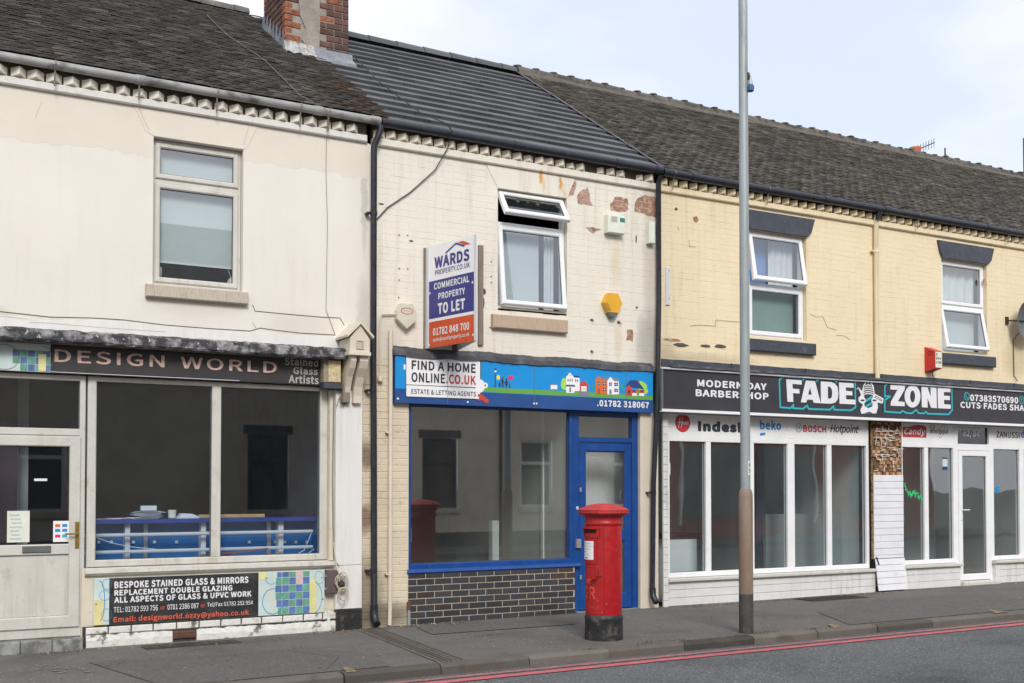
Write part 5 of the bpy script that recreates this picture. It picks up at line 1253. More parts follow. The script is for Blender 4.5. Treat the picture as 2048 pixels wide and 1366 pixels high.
# alarm boxes and fixings
ra = thing('alarm_box','cream hexagonal alarm box with red oval logo left of the to let board','alarm box',(WX(816,-.1),-.1,3.4))
cx_,cz_ = wp(814,630,-.09)
hexp = [(-.12,.045),(-.075,.13),(.075,.13),(.12,.045),(.12,-.05),(.0,-.155),(-.12,-.05)]
MB().prism([(cx_+x,cz_+z) for x,z in hexp][::-1],-.09,.0).build('housing','plastic_ivory',ra)
m = MB(); m.prism([(cx_-.105,cz_-.045),(cx_+.105,cz_-.045),(cx_,cz_-.14)],-.093,-.0895); m.build('light_lens','glass_yellow2' if 'glass_yellow2' in MATS else 'plastic_ivory',ra)
m = MB(); m.ellipse(cx_,cz_+.045,.075,.035,.007,-.092,-.0895); m.build('logo_ring','text_red',ra)
m = MB(); text(m,'Romec',cx_-.05,cx_+.05,cz_+.035,cz_+.058,-.092); m.build('lettering','text_grey',ra)
ya = thing('alarm_box','yellow hexagonal alarm box with slotted side on the cream brick wall','alarm box',(WX(1228,-.09),-.09,3.7))
cx_,cz_ = wp(1227,606,-.09); P6 = [(-.135,.0),(-.068,.125),(.072,.125),(.138,.0),(.072,-.12),(-.068,-.12)]
MB().prism([(cx_+x,cz_+z) for x,z in P6][::-1],-.09,.0).build('housing','alarm_yellow',ya)
MB().prism([(cx_+x,cz_+z) for x,z in ((-.066,-.121),(.070,-.121),(.045,-.175),(-.035,-.175))][::-1],-.085,.0).build('strobe_lens','stained_steel',ya)
m = MB()
for k in range(7):
    z = cz_-.015-k*.015; x = cx_-.12+k*.0085; m.line([(x,z),(x+.035,z+.003)],.006,-.0915,-.089)
m.build('sounder_slots','cable_dark',ya)
wa = thing('alarm_box','square pale alarm box with teal corner lens high on the cream brick wall','alarm box',(WX(1233,-.1),-.1,4.7))
a,b = WX(1217,-.1),WX(1251,-.1); z0_,z1_ = WZ(1217,464,-.1),WZ(1217,428,-.1)
MB().bev(a,b,-.10,.0,z0_,z1_,.008).build('housing','plastic_green',wa); MB().bev(a+(b-a)*.68,b+.003,-.105,-.04,z1_-.085,z1_-.02,.01).build('strobe_lens','teal',wa); MB().box(a+.05,a+.14,-.103,-.1,z1_-.09,z1_-.02).build('grille','text_grey',wa)
m = MB(); m.bev(WX(1300,-.08),WX(1312,-.08),-.08,.0,WZ(1300,486,-.08),WZ(1300,442,-.08),.008); tag(m.build('junction_box','plastic_green'),'slim pale box half hidden behind the right black downpipe','box')
m = MB(); m.bev(WX(1333,-.02),WX(1341,-.02),-.02,.0,WZ(1333,610),WZ(1333,535),.003,0); m.disc(WX(1337),WZ(1337,542),.006,.006,-.024,-.02,8,1); m.disc(WX(1337),WZ(1337,598),.006,.006,-.024,-.02,8,1); tag(m.build('sign_bracket',['alu','cable_dark']),'white metal strip bracket screwed to the yellow brick wall','bracket')
m = MB(); m.bev(WX(958,-.04),WX(967,-.04),-.04,.0,WZ(958,690,-.03),WZ(958,490,-.03),.003); tag(m.build('timber_batten','timber_grey'),'grey timber batten fixed upright right of the to let board','batten')
for (px_,py_) in ((798,470),(815,471),(798,537),(815,538),(798,560),(797,595),(982,523),(982,553),(982,565),(980,655)):
    x,z = wp(px_,py_); m = MB(); m.disc(x,z,.008,.008,-.0085,-.004,8); m.build('plug_hole','crack',mid)
for i,(px_,py_) in enumerate(((1183,641),(1239,646),(1182,704))):
    x,z = wp(px_,py_); MB().tube([(x,-.002,z),(x,-.03,z),(x+.012,-.035,z-.012),(x,-.035,z-.022)],.004,5).build('wall_hook','iron',mid)
# to let board: two panels in a V, folded at the street end
A3 = Vector((WX(853,-.03),-.03,0)); B3 = Vector((5.905,-.96,0)); C3 = Vector((6.14,-.03,0)); TZ0,TZ1 = 3.147,4.315
tl = thing('to_let_board','V shaped white blue and orange TO LET board projecting from the wall','property board',((A3.x+C3.x)/2,-.03,TZ0))
def flat(P,Q):
    d = (Q-P); L_ = d.length; d.normalize(); n = Vector((d.y,-d.x,0))      # n points to the viewer's side of the left panel
    return (lambda u,w,v: tuple(P+d*(u*L_)+n*(-w)+Vector((0,0,TZ0+v*(TZ1-TZ0))))), L_
Mp, LP = flat(A3,B3)
def chk():
    n_ = Vector(Mp(.5,-.1,.5))-Vector(Mp(.5,0,.5)); tocam = Vector((0,-CAM_D,CAM_H))-Vector(Mp(.5,0,.5)); return 1 if n_.dot(tocam) > 0 else -1
SG = chk()
Mq = lambda u,w,v: Mp(u, w*SG, v)
def panel(M, u0,u1,v0,v1,w0,w1,mt,name,par): 
    m = MB(); m.prism([(u0,v0),(u1,v0),(u1,v1),(u0,v1)], w0, w1, 0, lambda x,y,z: M(x,y,z)); return m.build(name,mt,par)
panel(Mq,0,1,0,1,-.003,.003,'sign_white','left_panel',tl)
panel(Mq,-.02,.05,0,1,-.010,-.0035,'alu','edge_strip',tl); panel(Mq,.955,1.0,0.0,1,-.010,-.0035,'alu','edge_strip',tl)
panel(Mq,.055,.95,.285,.655,-.0045,-.0035,'board_navy','blue_panel',tl); panel(Mq,.055,.95,.0,.255,-.0045,-.0035,'board_orange','orange_panel',tl)
Mr,_ = flat(B3,C3); panel(Mr,0,1,0,1,-.003,.003,'sign_white','right_panel',tl)
MB().box(C3.x-.05,C3.x+.02,-.028,.0,TZ0,TZ1).build('fixing_batten','timber_grey',tl); MB().box(A3.x-.03,A3.x+.03,-.028,.0,TZ0,TZ1).build('fixing_batten','timber_grey',tl)
def T(mb,s_,u0,u1,v0,v1,bold=.0): text(mb,s_,u0,u1,v0,v1,-.0062,bold,1,0,0,Mq)
m = MB(); T(m,'WARDS',.17,.86,.77,.885,.03); T(m,'PROPERTY.CO.UK',.18,.87,.705,.755,.004); m.line([(.40,.90),(.60,.965),(.76,.92)],.016,-.0062,-.004,False,0,Mq); m.build('lettering','board_navy',tl)
m = MB(); m.prism([(.64,.972),(.74,.972),(.88,.925),(.78,.925)],-.0064,-.004,0,Mq); m.build('roof_logo','board_orange',tl)
m = MB(); T(m,'COMMERCIAL',.16,.86,.565,.63,.026); T(m,'PROPERTY',.25,.78,.46,.525,.026); T(m,'TO LET',.24,.78,.315,.425,.035); T(m,'01782 848 700',.14,.86,.115,.19,.024); T(m,'stoke@wardsproperty.co.uk',.14,.86,.045,.095,.012)
for (u,v) in ((.075,.54),(.92,.555),(.06,.03),(.93,.06)): m.disc(u,v,.013,.012,-.007,-.004,10,0,Mq)
m.build('lettering','text_white',tl)

# overhead and surface cables
def cable(label, pts, r, mt, sag=0.):
    m = MB(); out = []
    for i in range(len(pts)-1):
        a,b = Vector(pts[i]),Vector(pts[i+1])
        for k in range(6): u = k/6; p = a.lerp(b,u); p.z -= sag*4*u*(1-u); out.append(tuple(p))
    out.append(pts[-1]); m.tube(out,r,6); return tag(m.build('cable',mt,smooth=True),label,'cable')
def wq(px,py,y): x,z = wp(px,py,y); return (x,y,z)
def rp(px,py,h=.07):
    a = (px-PCX)/FPX; b = (PCY-py)/FPX; r = [_F[i]+a*_R[i]+b*_U[i] for i in range(3)]
    k = EZ+h-EY*TP; s_ = (k+(-CAM_D)*TP-CAM_H)/(r[2]-r[1]*TP); return (r[0]*s_, -CAM_D+r[1]*s_, CAM_H+r[2]*s_)
cable('thin cable lying over the old tiled roof and down the cream render', [rp(414,30,.13),rp(455,70,.13),rp(530,120,.13),rp(600,190,.13),wq(658,222,-.19),wq(655,240,-.16),wq(653,270,-.02),wq(652,340,-.01),wq(655,450,-.01),wq(652,620,-.01),wq(670,668,-.01)], .003,'cable_grey')
cable('black cable looping from the dark tiled roof back to the cream wall', [rp(705,110,.12),rp(760,165,.12),rp(840,225,.11),wq(895,248,-.22),wq(904,262,-.2),wq(896,295,-.08),wq(870,340,-.03),wq(820,385,-.02),wq(775,415,-.02),wq(752,440,-.02)], .007,'cable_dark')

# ================================================================ building three: barber shop
w3 = (WX(1500), WX(1614), WZ(1500,673), WZ(1500,458)); w4 = (WX(1885), WX(1976), WZ(1885,702), WZ(1885,516))
m = MB(); wall_grid(m, XC, XD, 3.05, 5.415, 0, [w3,w4], .13); m.build('wall','paint_brick_yellow',right)
def lint(w): return (w[0]-.10,w[1]+.14,w[3],w[3]+.26)
m = MB(); bricks(m, XC+.02, 17.2, 3.18, 5.41, 0, [w3,w4,lint(w3),lint(w4)], .0022, .0010, seed=12, j=.0035, b=.0024, merge=.5); m.build('painted_bricks','paint_brick_yellow',right,kind='stuff')
for w in (w3,w4):
    MB().prism([(w[0]-.10,w[3]+.26),(w[0]-.05,w[3]+.08),(w[0]+.0,w[3]-.0),(w[1]+.0,w[3]-.0),(w[1]+.07,w[3]+.06),(w[1]+.14,w[3]+.26)],-.04,.01).build('lintel','slate_paint',right)
    MB().bev(w[0]-.06,w[1]+.12,-.075,.04,w[2]-.20,w[2]-.035,.01).build('window_sill','slate_paint',right)
    MB().bev(w[0],w[1],.02,.12,w[2]-.034,w[2]+.02,.004).build('sub_sill','paint_cream',right)
win3 = upper_window(right, w3, 'pvc_white', WZ(1500,565), wfr=.065, y=.06, tophung=R(10))
win4 = upper_window(right, w4, 'pvc_white', WZ(1885,609), wfr=.060, y=.06, bothung=R(11))
room(right, w3[0]-.3, w3[1]+.3, .20, 1.8, w3[2]-.3, w3[3]+.3, 'room_grey'); room(right, w4[0]-.3, w4[1]+.3, .20, 1.8, w4[2]-.3, w4[3]+.3, 'room_grey')
MB().box(w3[0]+.05,w3[1]-.05,.215,.22,w3[2]+.02,WZ(1500,568)).build('roller_blind','blind_green',win3)
MB().box(w3[0]+.02,w3[1]-.02,.3,.305,WZ(1500,566),w3[3]).build('sky_reflection_sheet','sky_reflection_blue',win3)  # blue sheet added to paint the sky's reflection in the upper pane
drape('net_curtain',win3,w3[0]+.55,w3[1]-.03,WZ(1500,566),w3[3],.23,'net',4,.015)
drape('net_curtain',win4,w4[0]+.02,w4[1]-.02,WZ(1885,609),w4[3],.23,'net',5,.02); MB().box(w4[0]+.02,w4[1]-.02,.23,.235,w4[2],WZ(1885,612)).build('roller_blind','blind',win4)
# lead upstand and sloping cover over the sign
QY = -.16
tz = WZ(1325,737,QY); bzq = WZ(1325,819,QY)
m = MB(); lumpy(m, XC+.05, 20, [(.01,3.225),(-.022,3.222),(-.028,3.07),(.01,3.05)], .004, .15, 9); m.build('lead_upstand','slate_paint',right)
m = MB(); lumpy(m, XC+.05, 20, [(-.02,3.075),(QY-.05,tz+.055),(QY-.055,tz+.025),(.0,tz+.0)], .005, .12, 10); m.build('sloping_cover','lead_dark',right)
for px_ in (1464,1612,1765,1942,2030):
    x = WX(px_,-.03); MB().box(x-.006,x+.006,-.036,-.02,3.06,3.226).build('lead_seam','lead_dark',right)
qs = thing('shop_sign','long black fascia sign with white FADE ZONE lettering and teal outlines','shop sign',(13,QY,bzq))
qx0 = WX(1325,QY); qx1 = 18.6
MB().box(qx0,qx1,QY,.0,bzq,tz).build('sign_box','barber_black',qs)
MB().bev(qx0-.03,qx1,QY-.03,QY+.01,tz-.008,tz+.018,.004).build('top_trim','alu',qs)
MB().bev(qx0-.03,qx1,QY-.035,QY+.02,bzq-.03,bzq+.008,.004).build('bottom_trim','pvc_white',qs)
MB().box(qx0-.035,qx0,QY-.02,.0,bzq-.01,tz).build('end_panel','stained_steel',qs)
m = MB()
for px_ in (1480,1612,1765,1942,2018): x = WX(px_,QY); m.box(x-.0015,x+.0015,QY-.0012,QY,bzq+.01,tz-.01)
m.build('panel_joints','black_paint',qs)
def qp(px,py): return wp(px,py,QY)
def s5(pts): return [qp(1540+x/4.031,740+y/4.031) for x,y in pts]
def qt(mb,s_,xa,xb,yb_,yt,bold=0.,shear=0.,sp=1.): X0,Z0=qp(xa,yb_); X1=qp(xb,yb_)[0]; Z1=qp(xa,yt)[1]; text(mb,s_,X0,X1,Z0,Z1,QY-.003,bold,sp,shear)
m = MB(); qt(m,'MODERN DAY',1394,1533,773,758.5,.03); qt(m,'BARBERSHOP',1391,1537,792.5,778,.03); 
qt(m,'07383570690',1940,2036,802,788.5,.03); qt(m,'CUTS FADES SHAVES',1920.5,2074,815.7,803,.03); m.build('lettering','text_white',qs)
m = MB(); m.grp = True
def scaled(pts): return s5(pts)
m.line(scaled([(82,300),(75,80),(100,56),(265,64),(265,80),(290,62),(375,70),(377,90),(400,70),(520,80),(532,97),(550,80),(685,87),(690,300),(655,325),(515,320),(512,292),(482,320),(312,314),(298,287),(265,312),(185,308),(190,280),(165,308)]),.024,QY-.002,QY-.0002,True)
m.line(scaled([(925,335),(925,242),(970,212),(925,212),(925,130),(955,103),(1085,110),(1092,128),(1120,110),(1142,105),(1170,112),(1192,130),(1202,118),(1270,125),(1282,140),(1300,122),(1465,132),(1468,325),(1438,358),(1268,352),(1258,335),(1240,350),(1195,348),(1180,320),(1142,350),(1095,345),(1070,330),(1048,345)]),.024,QY-.002,QY-.0002,True)
ltr = {'F':[(130,75),(255,83),(255,118),(180,112),(182,150),(235,155),(237,190),(184,186),(187,258),(140,255)],
 'A':[(288,85),(362,90),(408,268),(352,264),(342,240),(300,238),(290,262),(248,260)],
 'D':[(408,92),(490,97),(520,108),(543,135),(550,185),(545,235),(525,262),(490,272),(410,268)],
 'E':[(555,100),(672,107),(674,143),(610,140),(611,168),(662,172),(664,205),(612,202),(613,236),(686,240),(688,277),(560,272)],
 'Z':[(970,120),(1085,126),(1086,155),(1030,252),(1084,258),(1086,292),(972,288),(974,255),(1028,160),(970,157)],
 'O':[(1148+64*math.cos(R(15*k)),213+90*math.sin(R(15*k))) for k in range(24)],
 'N':[(1220,135),(1268,138),(1295,215),(1293,140),(1340,143),(1345,308),(1298,305),(1268,225),(1270,303),(1224,300)],
 'E2':[(1350,143),(1453,148),(1454,180),(1400,177),(1401,207),(1448,210),(1449,243),(1402,240),(1403,276),(1455,280),(1456,313),(1354,308)]}
for k_ in ltr:
    q = MB(); q.prism(s5(ltr[k_]),QY-.003,QY-.0002); q.build('lettering','text_white',qs)
for h_ in ([(322,140),(335,200),(306,198)],[(465,133),(483,136),(498,158),(500,195),(495,222),(480,232),(466,230)],[(1148+20*math.cos(R(20*k)),213+48*math.sin(R(20*k))) for k in range(18)]):
    q = MB(); q.prism(s5(h_),QY-.0036,QY-.0002); q.build('letter_counter','barber_black',qs)
# dots and ring symbols beside the phone number
for (x,y) in ((1702,288),(1902,302)): X,Z = s5([(x,y)])[0]; m.disc(X,Z,.016,.018,QY-.002,QY-.0002,12)
for (x,y) in ((1586,213),(2028,243)): X,Z = s5([(x,y)])[0]; m.ellipse(X,Z,.058,.058,.012,QY-.002,QY-.0002)
X,Z = s5([(1586,213)])[0]; m.line([(X-.025,Z+.028),(X-.02,Z-.005),(X+.005,Z-.025),(X+.03,Z-.022)],.014,QY-.002,QY-.0002)
X,Z = s5([(2028,243)])[0]; text(m,'f',X-.015,X+.02,Z-.03,Z+.035,QY-.002,.02)
m.build('teal_outline','barber_teal',qs)
# barber pole emblem with crossed arms, scissors and razor
em = {}
def es(pts, mt, lay):
    em[mt] = em.get(mt) or MB(True); em[mt].add([(x,QY-.0022-.0004*lay,z) for x,z in s5(pts)],[tuple(range(len(pts)))])
def ec(cx,cy,rx,ry,mt,lay,n=20,a0=0): es([(cx+rx*math.cos(2*math.pi*k/n),cy+ry*math.sin(2*math.pi*k/n)) for k in range(n)],mt,lay)
es([(775,85),(790,72),(808,88),(835,130),(842,190),(915,230),(908,270),(865,262),(870,300),(855,350),(735,352),(728,320),(750,280),(715,255),(712,225),(730,205),(698,150),(712,138),(740,170),(752,125)],'text_white',0)
es([(780,95),(790,82),(800,95),(822,130),(834,190),(828,210),(758,208),(748,180),(758,130)],'text_black',1)
ec(790,96,11,16,'barber_teal',2)
for k,(y,w_) in enumerate(((122,26),(140,33),(158,38),(176,40),(192,40))): es([(790-w_,y+6),(790-w_*.5,y-4),(790,y-7),(790+w_*.5,y-4),(790+w_,y+6),(790+w_,y+13),(790+w_*.5,y+4),(790,y+1),(790-w_*.5,y+4),(790-w_,y+13)],'text_white',2)
es([(758,208),(828,208),(822,350),(762,350)],'text_black',2)
for y in (215,262,310): es([(762,y+28),(822,y-8),(822,y+14),(762,y+50 if y < 300 else y+40)],'barber_teal',3)
es([(735,300),(750,285),(772,300),(850,330),(858,348),(838,350),(760,325)],'text_white',4); es([(850,290),(862,302),(845,325),(765,345),(742,340),(740,322),(770,318),(830,290)],'text_white',5)
ec(745,245,24,26,'text_white',4); ec(840,245,24,26,'text_white',4); ec(745,245,17,8,'text_black',5,12); ec(840,245,17,8,'text_black',5,12)
es([(722,205),(702,150),(712,148),(732,200)],'text_black',5); es([(742,200),(748,140),(756,142),(750,205)],'text_white',5); es([(848,205),(905,238),(902,252),(840,222)],'text_black',5); es([(850,212),(900,240),(898,245),(846,218)],'text_white',6)
for k_, mb2 in em.items(): mb2.build('emblem', k_, qs)
# white glazed front
HY = .03
def brand_panel(par,x0,x1,z0,z1): return MB().bev(x0,x1,HY+.02,HY+.05,z0,z1,.002).build('name_panel','pvc_white',par)
pz_t = bzq-.02; pz_b = WZ(1335,871,HY); gz_t = WZ(1335,882,HY); gz_b = WZ(1340,1146,HY)
def glazed(x0,x1,mulls,zb,label=None,panes='glass_wavy',top=True, splits=()):
    m = MB(); m.ring(x0,x1,zb-.07,pz_t,.052,HY,HY+.09,.008,wt=.03,wb=.07)
    m.bev(x0+.05,x1-.05,HY+.001,HY+.085,pz_b-.005,gz_t,.006)
    xs_ = [x0+.052]
    for (a,b,full) in mulls:
        m.bev(a,b,HY+.002,HY+.085,zb,(gz_t if not full else pz_t-.03)-.0,.006); xs_ += [a,b]
    xs_.append(x1-.052); w = m.build('shop_window','pvc_white',right)
    for i in range(0,len(xs_),2): pane(w,xs_[i],xs_[i+1],zb,pz_b-.005,HY+.045,panes)
    full = [x0+.052]+[v for (a,b,f) in mulls if f for v in (a,b)]+[x1-.052]
    for i in range(0,len(full),2): brand_panel(w,full[i],full[i+1],gz_t+.0,pz_t-.03) if False else MB().bev(full[i],full[i+1],HY+.02,HY+.05,gz_t,pz_t-.03,.002).build('name_panel','pvc_white',w)
    m = MB(); m.bev(x0-.04,x1+.05,HY-.10,HY+.0,zb-.115,zb-.07,.008); m.build('window_cill','pvc_dirty',w)
    return w
# panes sit below the name panels
def glazed2(x0,x1,mulls,zb):
    m = MB(); m.ring(x0,x1,zb-.07,pz_t,.052,HY,HY+.09,.008,wt=.03,wb=.07)
    m.bev(x0+.05,x1-.05,HY+.001,HY+.085,gz_t,pz_b,.006)
    xs_ = [x0+.052]
    for (a,b,full) in mulls:
        m.bev(a,b,HY+.002,HY+.085,zb,gz_t,.006); xs_ += [a,b]
        if full: m.bev(a,b,HY+.002,HY+.085,pz_b,pz_t-.03,.006)
    xs_.append(x1-.052); w = m.build('shop_window','pvc_white',right)
    for i in range(0,len(xs_),2): pane(w,xs_[i],xs_[i+1],zb,gz_t,HY+.045,'glass_wavy')
    full = [x0+.052]+[v for (a,b,f) in mulls if f for v in (a,b)]+[x1-.052]
    for i in range(0,len(full),2): MB().bev(full[i],full[i+1],HY+.006,HY+.04,pz_b,pz_t-.03,.002).build('name_panel','pvc_white',w)
    MB().bev(x0-.03,x1+.05,HY-.10,HY+.0,zb-.115,zb-.07,.008).build('window_cill','pvc_dirty',w)
    return w
ga0,ga1 = WX(1333,HY),WX(1737,HY)
def mu(a,b,f=False): return (WX(a,HY),WX(b,HY),f)
wA = glazed2(ga0,ga1,[mu(1412,1422),mu(1496,1508,True),mu(1575,1589,True),mu(1654,1663)],gz_b)
gb0,gb1 = WX(1800,HY),WX(1910,HY)
wB = glazed2(gb0,gb1,[mu(1848,1856)],gz_b+.02)
gc0,gc1 = WX(1982,HY),18.0
wC = glazed2(gc0,gc1,[mu(2038,2047),(WX(2047,HY)+.75,WX(2047,HY)+.85,True)],gz_b+.03)
# door 82/84
m = MB(); m.ring(gb1+.002,gc0-.002,.04,pz_t,.055,HY-.002,HY+.09,.008,wt=.03,wb=.05); m.bev(gb1+.05,gc0-.05,HY-.001,HY+.08,gz_t-.03,pz_b-.0,.006); bd = m.build('door','pvc_white',right)
pane(bd,gb1+.055,gc0-.055,pz_b,pz_t-.03,HY+.04,'glass_smoke')
m = MB(); m.ring(gb1+.06,gc0-.06,.10,gz_t-.035,.085,HY-.015,HY+.05,.01,wb=.10); m.build('door_leaf','pvc_white',bd); pane(bd,gb1+.145,gc0-.145,.20,gz_t-.12,HY+.02,'glass_wavy')
a = gb1+.10; z = WZ(1918,1020,HY); m = MB(); m.bev(a-.014,a+.014,HY-.03,HY-.014,z-.16,z+.08,.004); m.tube([(a,HY-.02,z),(a,HY-.06,z),(a+.14,HY-.06,z)],.009,8); m.build('door_handle','pvc_white',bd)
MB().bev(gb1+.02,gc0+.02,HY-.13,HY-.0,.025,.085,.01).build('threshold','pvc_dirty',bd)
X0,X1 = WX(1928,HY),WX(1962,HY); m = MB(); text(m,'82/84',X0,X1,WZ(1928,875,HY),WZ(1928,859,HY),HY+.034,.03); m.build('lettering','text_white',bd)
MB().box(gb1+.06,gc0-.06,HY+.2,HY+.21,pz_b,pz_t).build('number_backing','room_grey',bd)
MB().box(XC+.04,18.,HY+.0,HY+.08,pz_t+.001,bzq+.1).build('head_board','wood_trim',right)
# boards
def boards(par, x0, x1, z0, z1, y, h, mt, seed=1, tilt=0.):
    r_ = random.Random(seed); z = z1; M_ = MB(); M_.box(x0,x1,y+.012,y+.03,z0,z1); M_.build('board_backing','pvc_dirty',par)
    while z > z0+.02:
        zb_ = max(z-h,z0); m = MB(); m.bev(x0+r_.uniform(0,.003),x1,y+r_.uniform(-.001,.001),y+.014,zb_+.005,z,.004); m.build('cladding_board',mt,par); z -= h
cl = WZ(1340,1157,-.05)
boards(right, XC+.06, ga0-.02, gz(9.2)-.03, pz_t, -.03, .098, 'pvc_board', 3)
boards(right, ga0-.015, ga1+.06, gz(11)-.02, gz_b-.117, -.02, .105, 'pvc_board', 4)
boards(right, gb0-.0, gb1+.03, gz(14)-.02, gz_b-.097, -.02, .105, 'pvc_board', 5)
boards(right, gc0+.1, gc1, gz(16)-.02, gz_b-.087, -.02, .105, 'pvc_board', 6)
MB().bev(gc0+.0,gc0+.098,-.03,.05,gz(15),gz_b-.09,.005).build('corner_post','pvc_board',right)
MB().box(18.05, XD, -.01, .12, -.1, 3.1).build('wall_panel','paint_brick_yellow',right)
# stripped pilaster: glue blocks above, boards below, loose sheet leaning at the foot
pl0,pl1 = ga1+.02,gb0-.01; zs = WZ(1740,950,-.02)
MB().box(pl0,pl1,.0,.05,zs-.05,pz_t+.02).build('bare_backing','block_base',right)
r_ = random.Random(44); nx,nz = 9,15; bw_ = (pl1-pl0-.03)/nx; bh_ = (pz_t-zs)/nz
for i in range(nx):
    for j in range(nz):
        if r_.random() < .16: continue
        dd = .004+.022*((i+j) % 2)*r_.uniform(.6,1.2)
        MB().box(pl0+.02+i*bw_+r_.uniform(0,.01),pl0+.02+(i+1)*bw_-r_.uniform(0,.01),-dd,.002,zs+j*bh_+r_.uniform(0,.006),zs+(j+1)*bh_-.004).build('wood_block','block_wood',right)
ad_ = MB()
for k in range(46):
    x = r_.uniform(pl0+.05,pl1-.05); z = r_.uniform(zs+.02,pz_t-.12); s_ = r_.uniform(.02,.05)
    if r_.random() < .5: pts = [(x,-.032,z),(x+r_.uniform(-.01,.01),-.034,z+s_),(x+r_.uniform(-.01,.02),-.032,z+s_*1.8)]
    else: pts = [(x-s_*1.5,-.032,z),(x,-.034,z+r_.uniform(-.008,.008)),(x+s_*1.5,-.032,z+r_.uniform(-.008,.008))]
    ad_.tube(pts,.0055,5)
for z in (pz_t-.16,zs+.30,zs+.55): ad_.tube([(pl0+.04+k*.06,-.033,z+r_.uniform(-.008,.008)) for k in range(8)],.006,5)
ad_.build('adhesive_beads','adhesive',right,kind='stuff')
m = MB(); lumpy(m, 0,1,[(0,0),(.02,0),(.02,.02),(0,.02)],.004,.03,5); 
MB().box(pl0-.02,pl0+.012,-.012,.0,.5,pz_t).build('rusty_edge','rust_edge',right)
zlow = WZ(1745,1118,-.03)
boards(right, pl0+.015, pl1, zlow, zs, -.03, .0985, 'pvc_board_new', 8)
r_ = random.Random(3)
z = zlow; k = 0
while z > gz(13.3)+.06:
    m = MB(); off = .03+ (zlow-z)*.13; off2 = .03+(zlow-(z-.092))*.13
    sh = -(zlow-z)*.0; sh2 = sh
    m.add([(pl0+.02+sh2,-off2-.012,z-.09),(pl1+.0+sh2,-off2-.012,z-.09),(pl1+sh,-off-.012,z-.003),(pl0+.02+sh,-off-.012,z-.003),
           (pl0+.02+sh2,-off2,z-.09),(pl1+.0+sh2,-off2,z-.09),(pl1+sh,-off,z-.003),(pl0+.02+sh,-off,z-.003)],[(0,1,2,3),(7,6,5,4),(0,4,5,1),(1,5,6,2),(2,6,7,3),(3,7,4,0)])
    m.build('loose_board','pvc_board_new',right); z -= .093; k += 1
m = MB(); X,Z = wp(1754,1117,-.05); m.tube([(X,-.04,Z+.02),(X+.03,-.06,Z-.09)],.012,6); m.build('black_handle','cable_dark',right)
# names on the white panels
LY = HY+.0045
def lx(mb,s_,xa,xb,yb_,yt,bold=0.,shear=0.,sp=1.,slope=0.): text(mb,s_,WX(xa,LY),WX(xb,LY),WZ(xa,yb_,LY),WZ(xa,yt,LY),LY-.001,bold,sp,shear,0,None,slope)
m = MB(); X,Z = wp(1365.5,845.6,LY); m.disc(X,Z,.125,.125,LY-.0004,LY,28,0); m.ellipse(X,Z,.106,.106,.009,LY-.0012,LY-.0004,1); text(m,'H',X-.075,X-.0,Z-.07,Z+.075,LY-.0015,.0,1,.35,1); text(m,'OOVER',X-.015,X+.095,Z-.025,Z+.02,LY-.0015,.03,1,0,1); m.box(X-.095,X+.08,LY-.0013,LY-.0004,Z-.004,Z+.004,1)
m.build('round_logo',['text_red','text_white'],wA)
m = MB(); lx(m,'indesit',1395,1496,863,841,.055,0,.98); m.build('lettering','text_black',wA)
m = MB(); lx(m,'beko',1519.5,1562,859,840,.03); X,Z = wp(1520,868,LY); m.prism([(X,Z-.025),(X+.09,Z-.012),(X+.10,Z+.008),(X+.09,Z+.022),(X,Z+.012)],LY-.001,LY); m.build('lettering','logo_blue',wA)
m = MB(); lx(m,'BOSCH',1606,1652,864,850,.03); m.build('lettering','text_red',wA)
m = MB(); X,Z = wp(1597.5,855.5,LY); m.ellipse(X,Z,.052,.058,.006,LY-.001,LY); m.line([(X-.018,Z+.03),(X-.018,Z-.03)],.006,LY-.001,LY); m.line([(X+.018,Z+.03),(X+.018,Z-.03)],.006,LY-.001,LY); m.line([(X-.018,Z),(X+.018,Z)],.006,LY-.001,LY)
lx(m,'Hotpoint',1660,1717,869,848,.014,.3,.95); X,Z = wp(1656,856,LY); X2,Z2 = wp(1721,858,LY); m.line([(X,Z),(X+.1,Z)],.009,LY-.0012,LY); m.line([(X2-.12,Z),(X2,Z)],.009,LY-.0012,LY); m.build('lettering','text_black',wA)
m = MB(); a,b = WX(1805,LY),WX(1852,LY); z0_,z1_ = WZ(1805,874,LY),WZ(1805,850,LY)
pts = [(a,z0_),(b,z0_+.0),(b,z1_-.01)]+[(b-(b-a)*k/8,z1_-.01+.02*math.sin(k/8*5)) for k in range(1,9)]; m.prism(pts,LY-.0006,LY,0); text(m,'Candy',a+.03,b-.02,z0_+.015,z1_-.035,LY-.0014,.02,1,.25,1); m.build('flag_logo',['text_red','text_white'],wB)
m = MB(); lx(m,'Whirlpool',1859,1895,870,856,.004); X,Z = wp(1884,862,LY); 
n=24; m.line([(X+.05*math.cos(2*math.pi*k/n)+.05*math.sin(2*math.pi*k/n),Z+.11*math.sin(2*math.pi*k/n)) for k in range(n+1)],.004,LY-.0013,LY); X,Z = wp(1863,853,LY); m.ellipse(X+.02,Z,.06,.02,.009,LY-.0012,LY); m.build('lettering','text_black',wB)
m = MB(); lx(m,'ZANUSSI',1992,2038,875,862.5,.015); m.build('lettering','text_black',wC)
m = MB(); lx(m,'de',2041,2056,875.5,860,.02); m.build('lettering','logo_blue',wC)
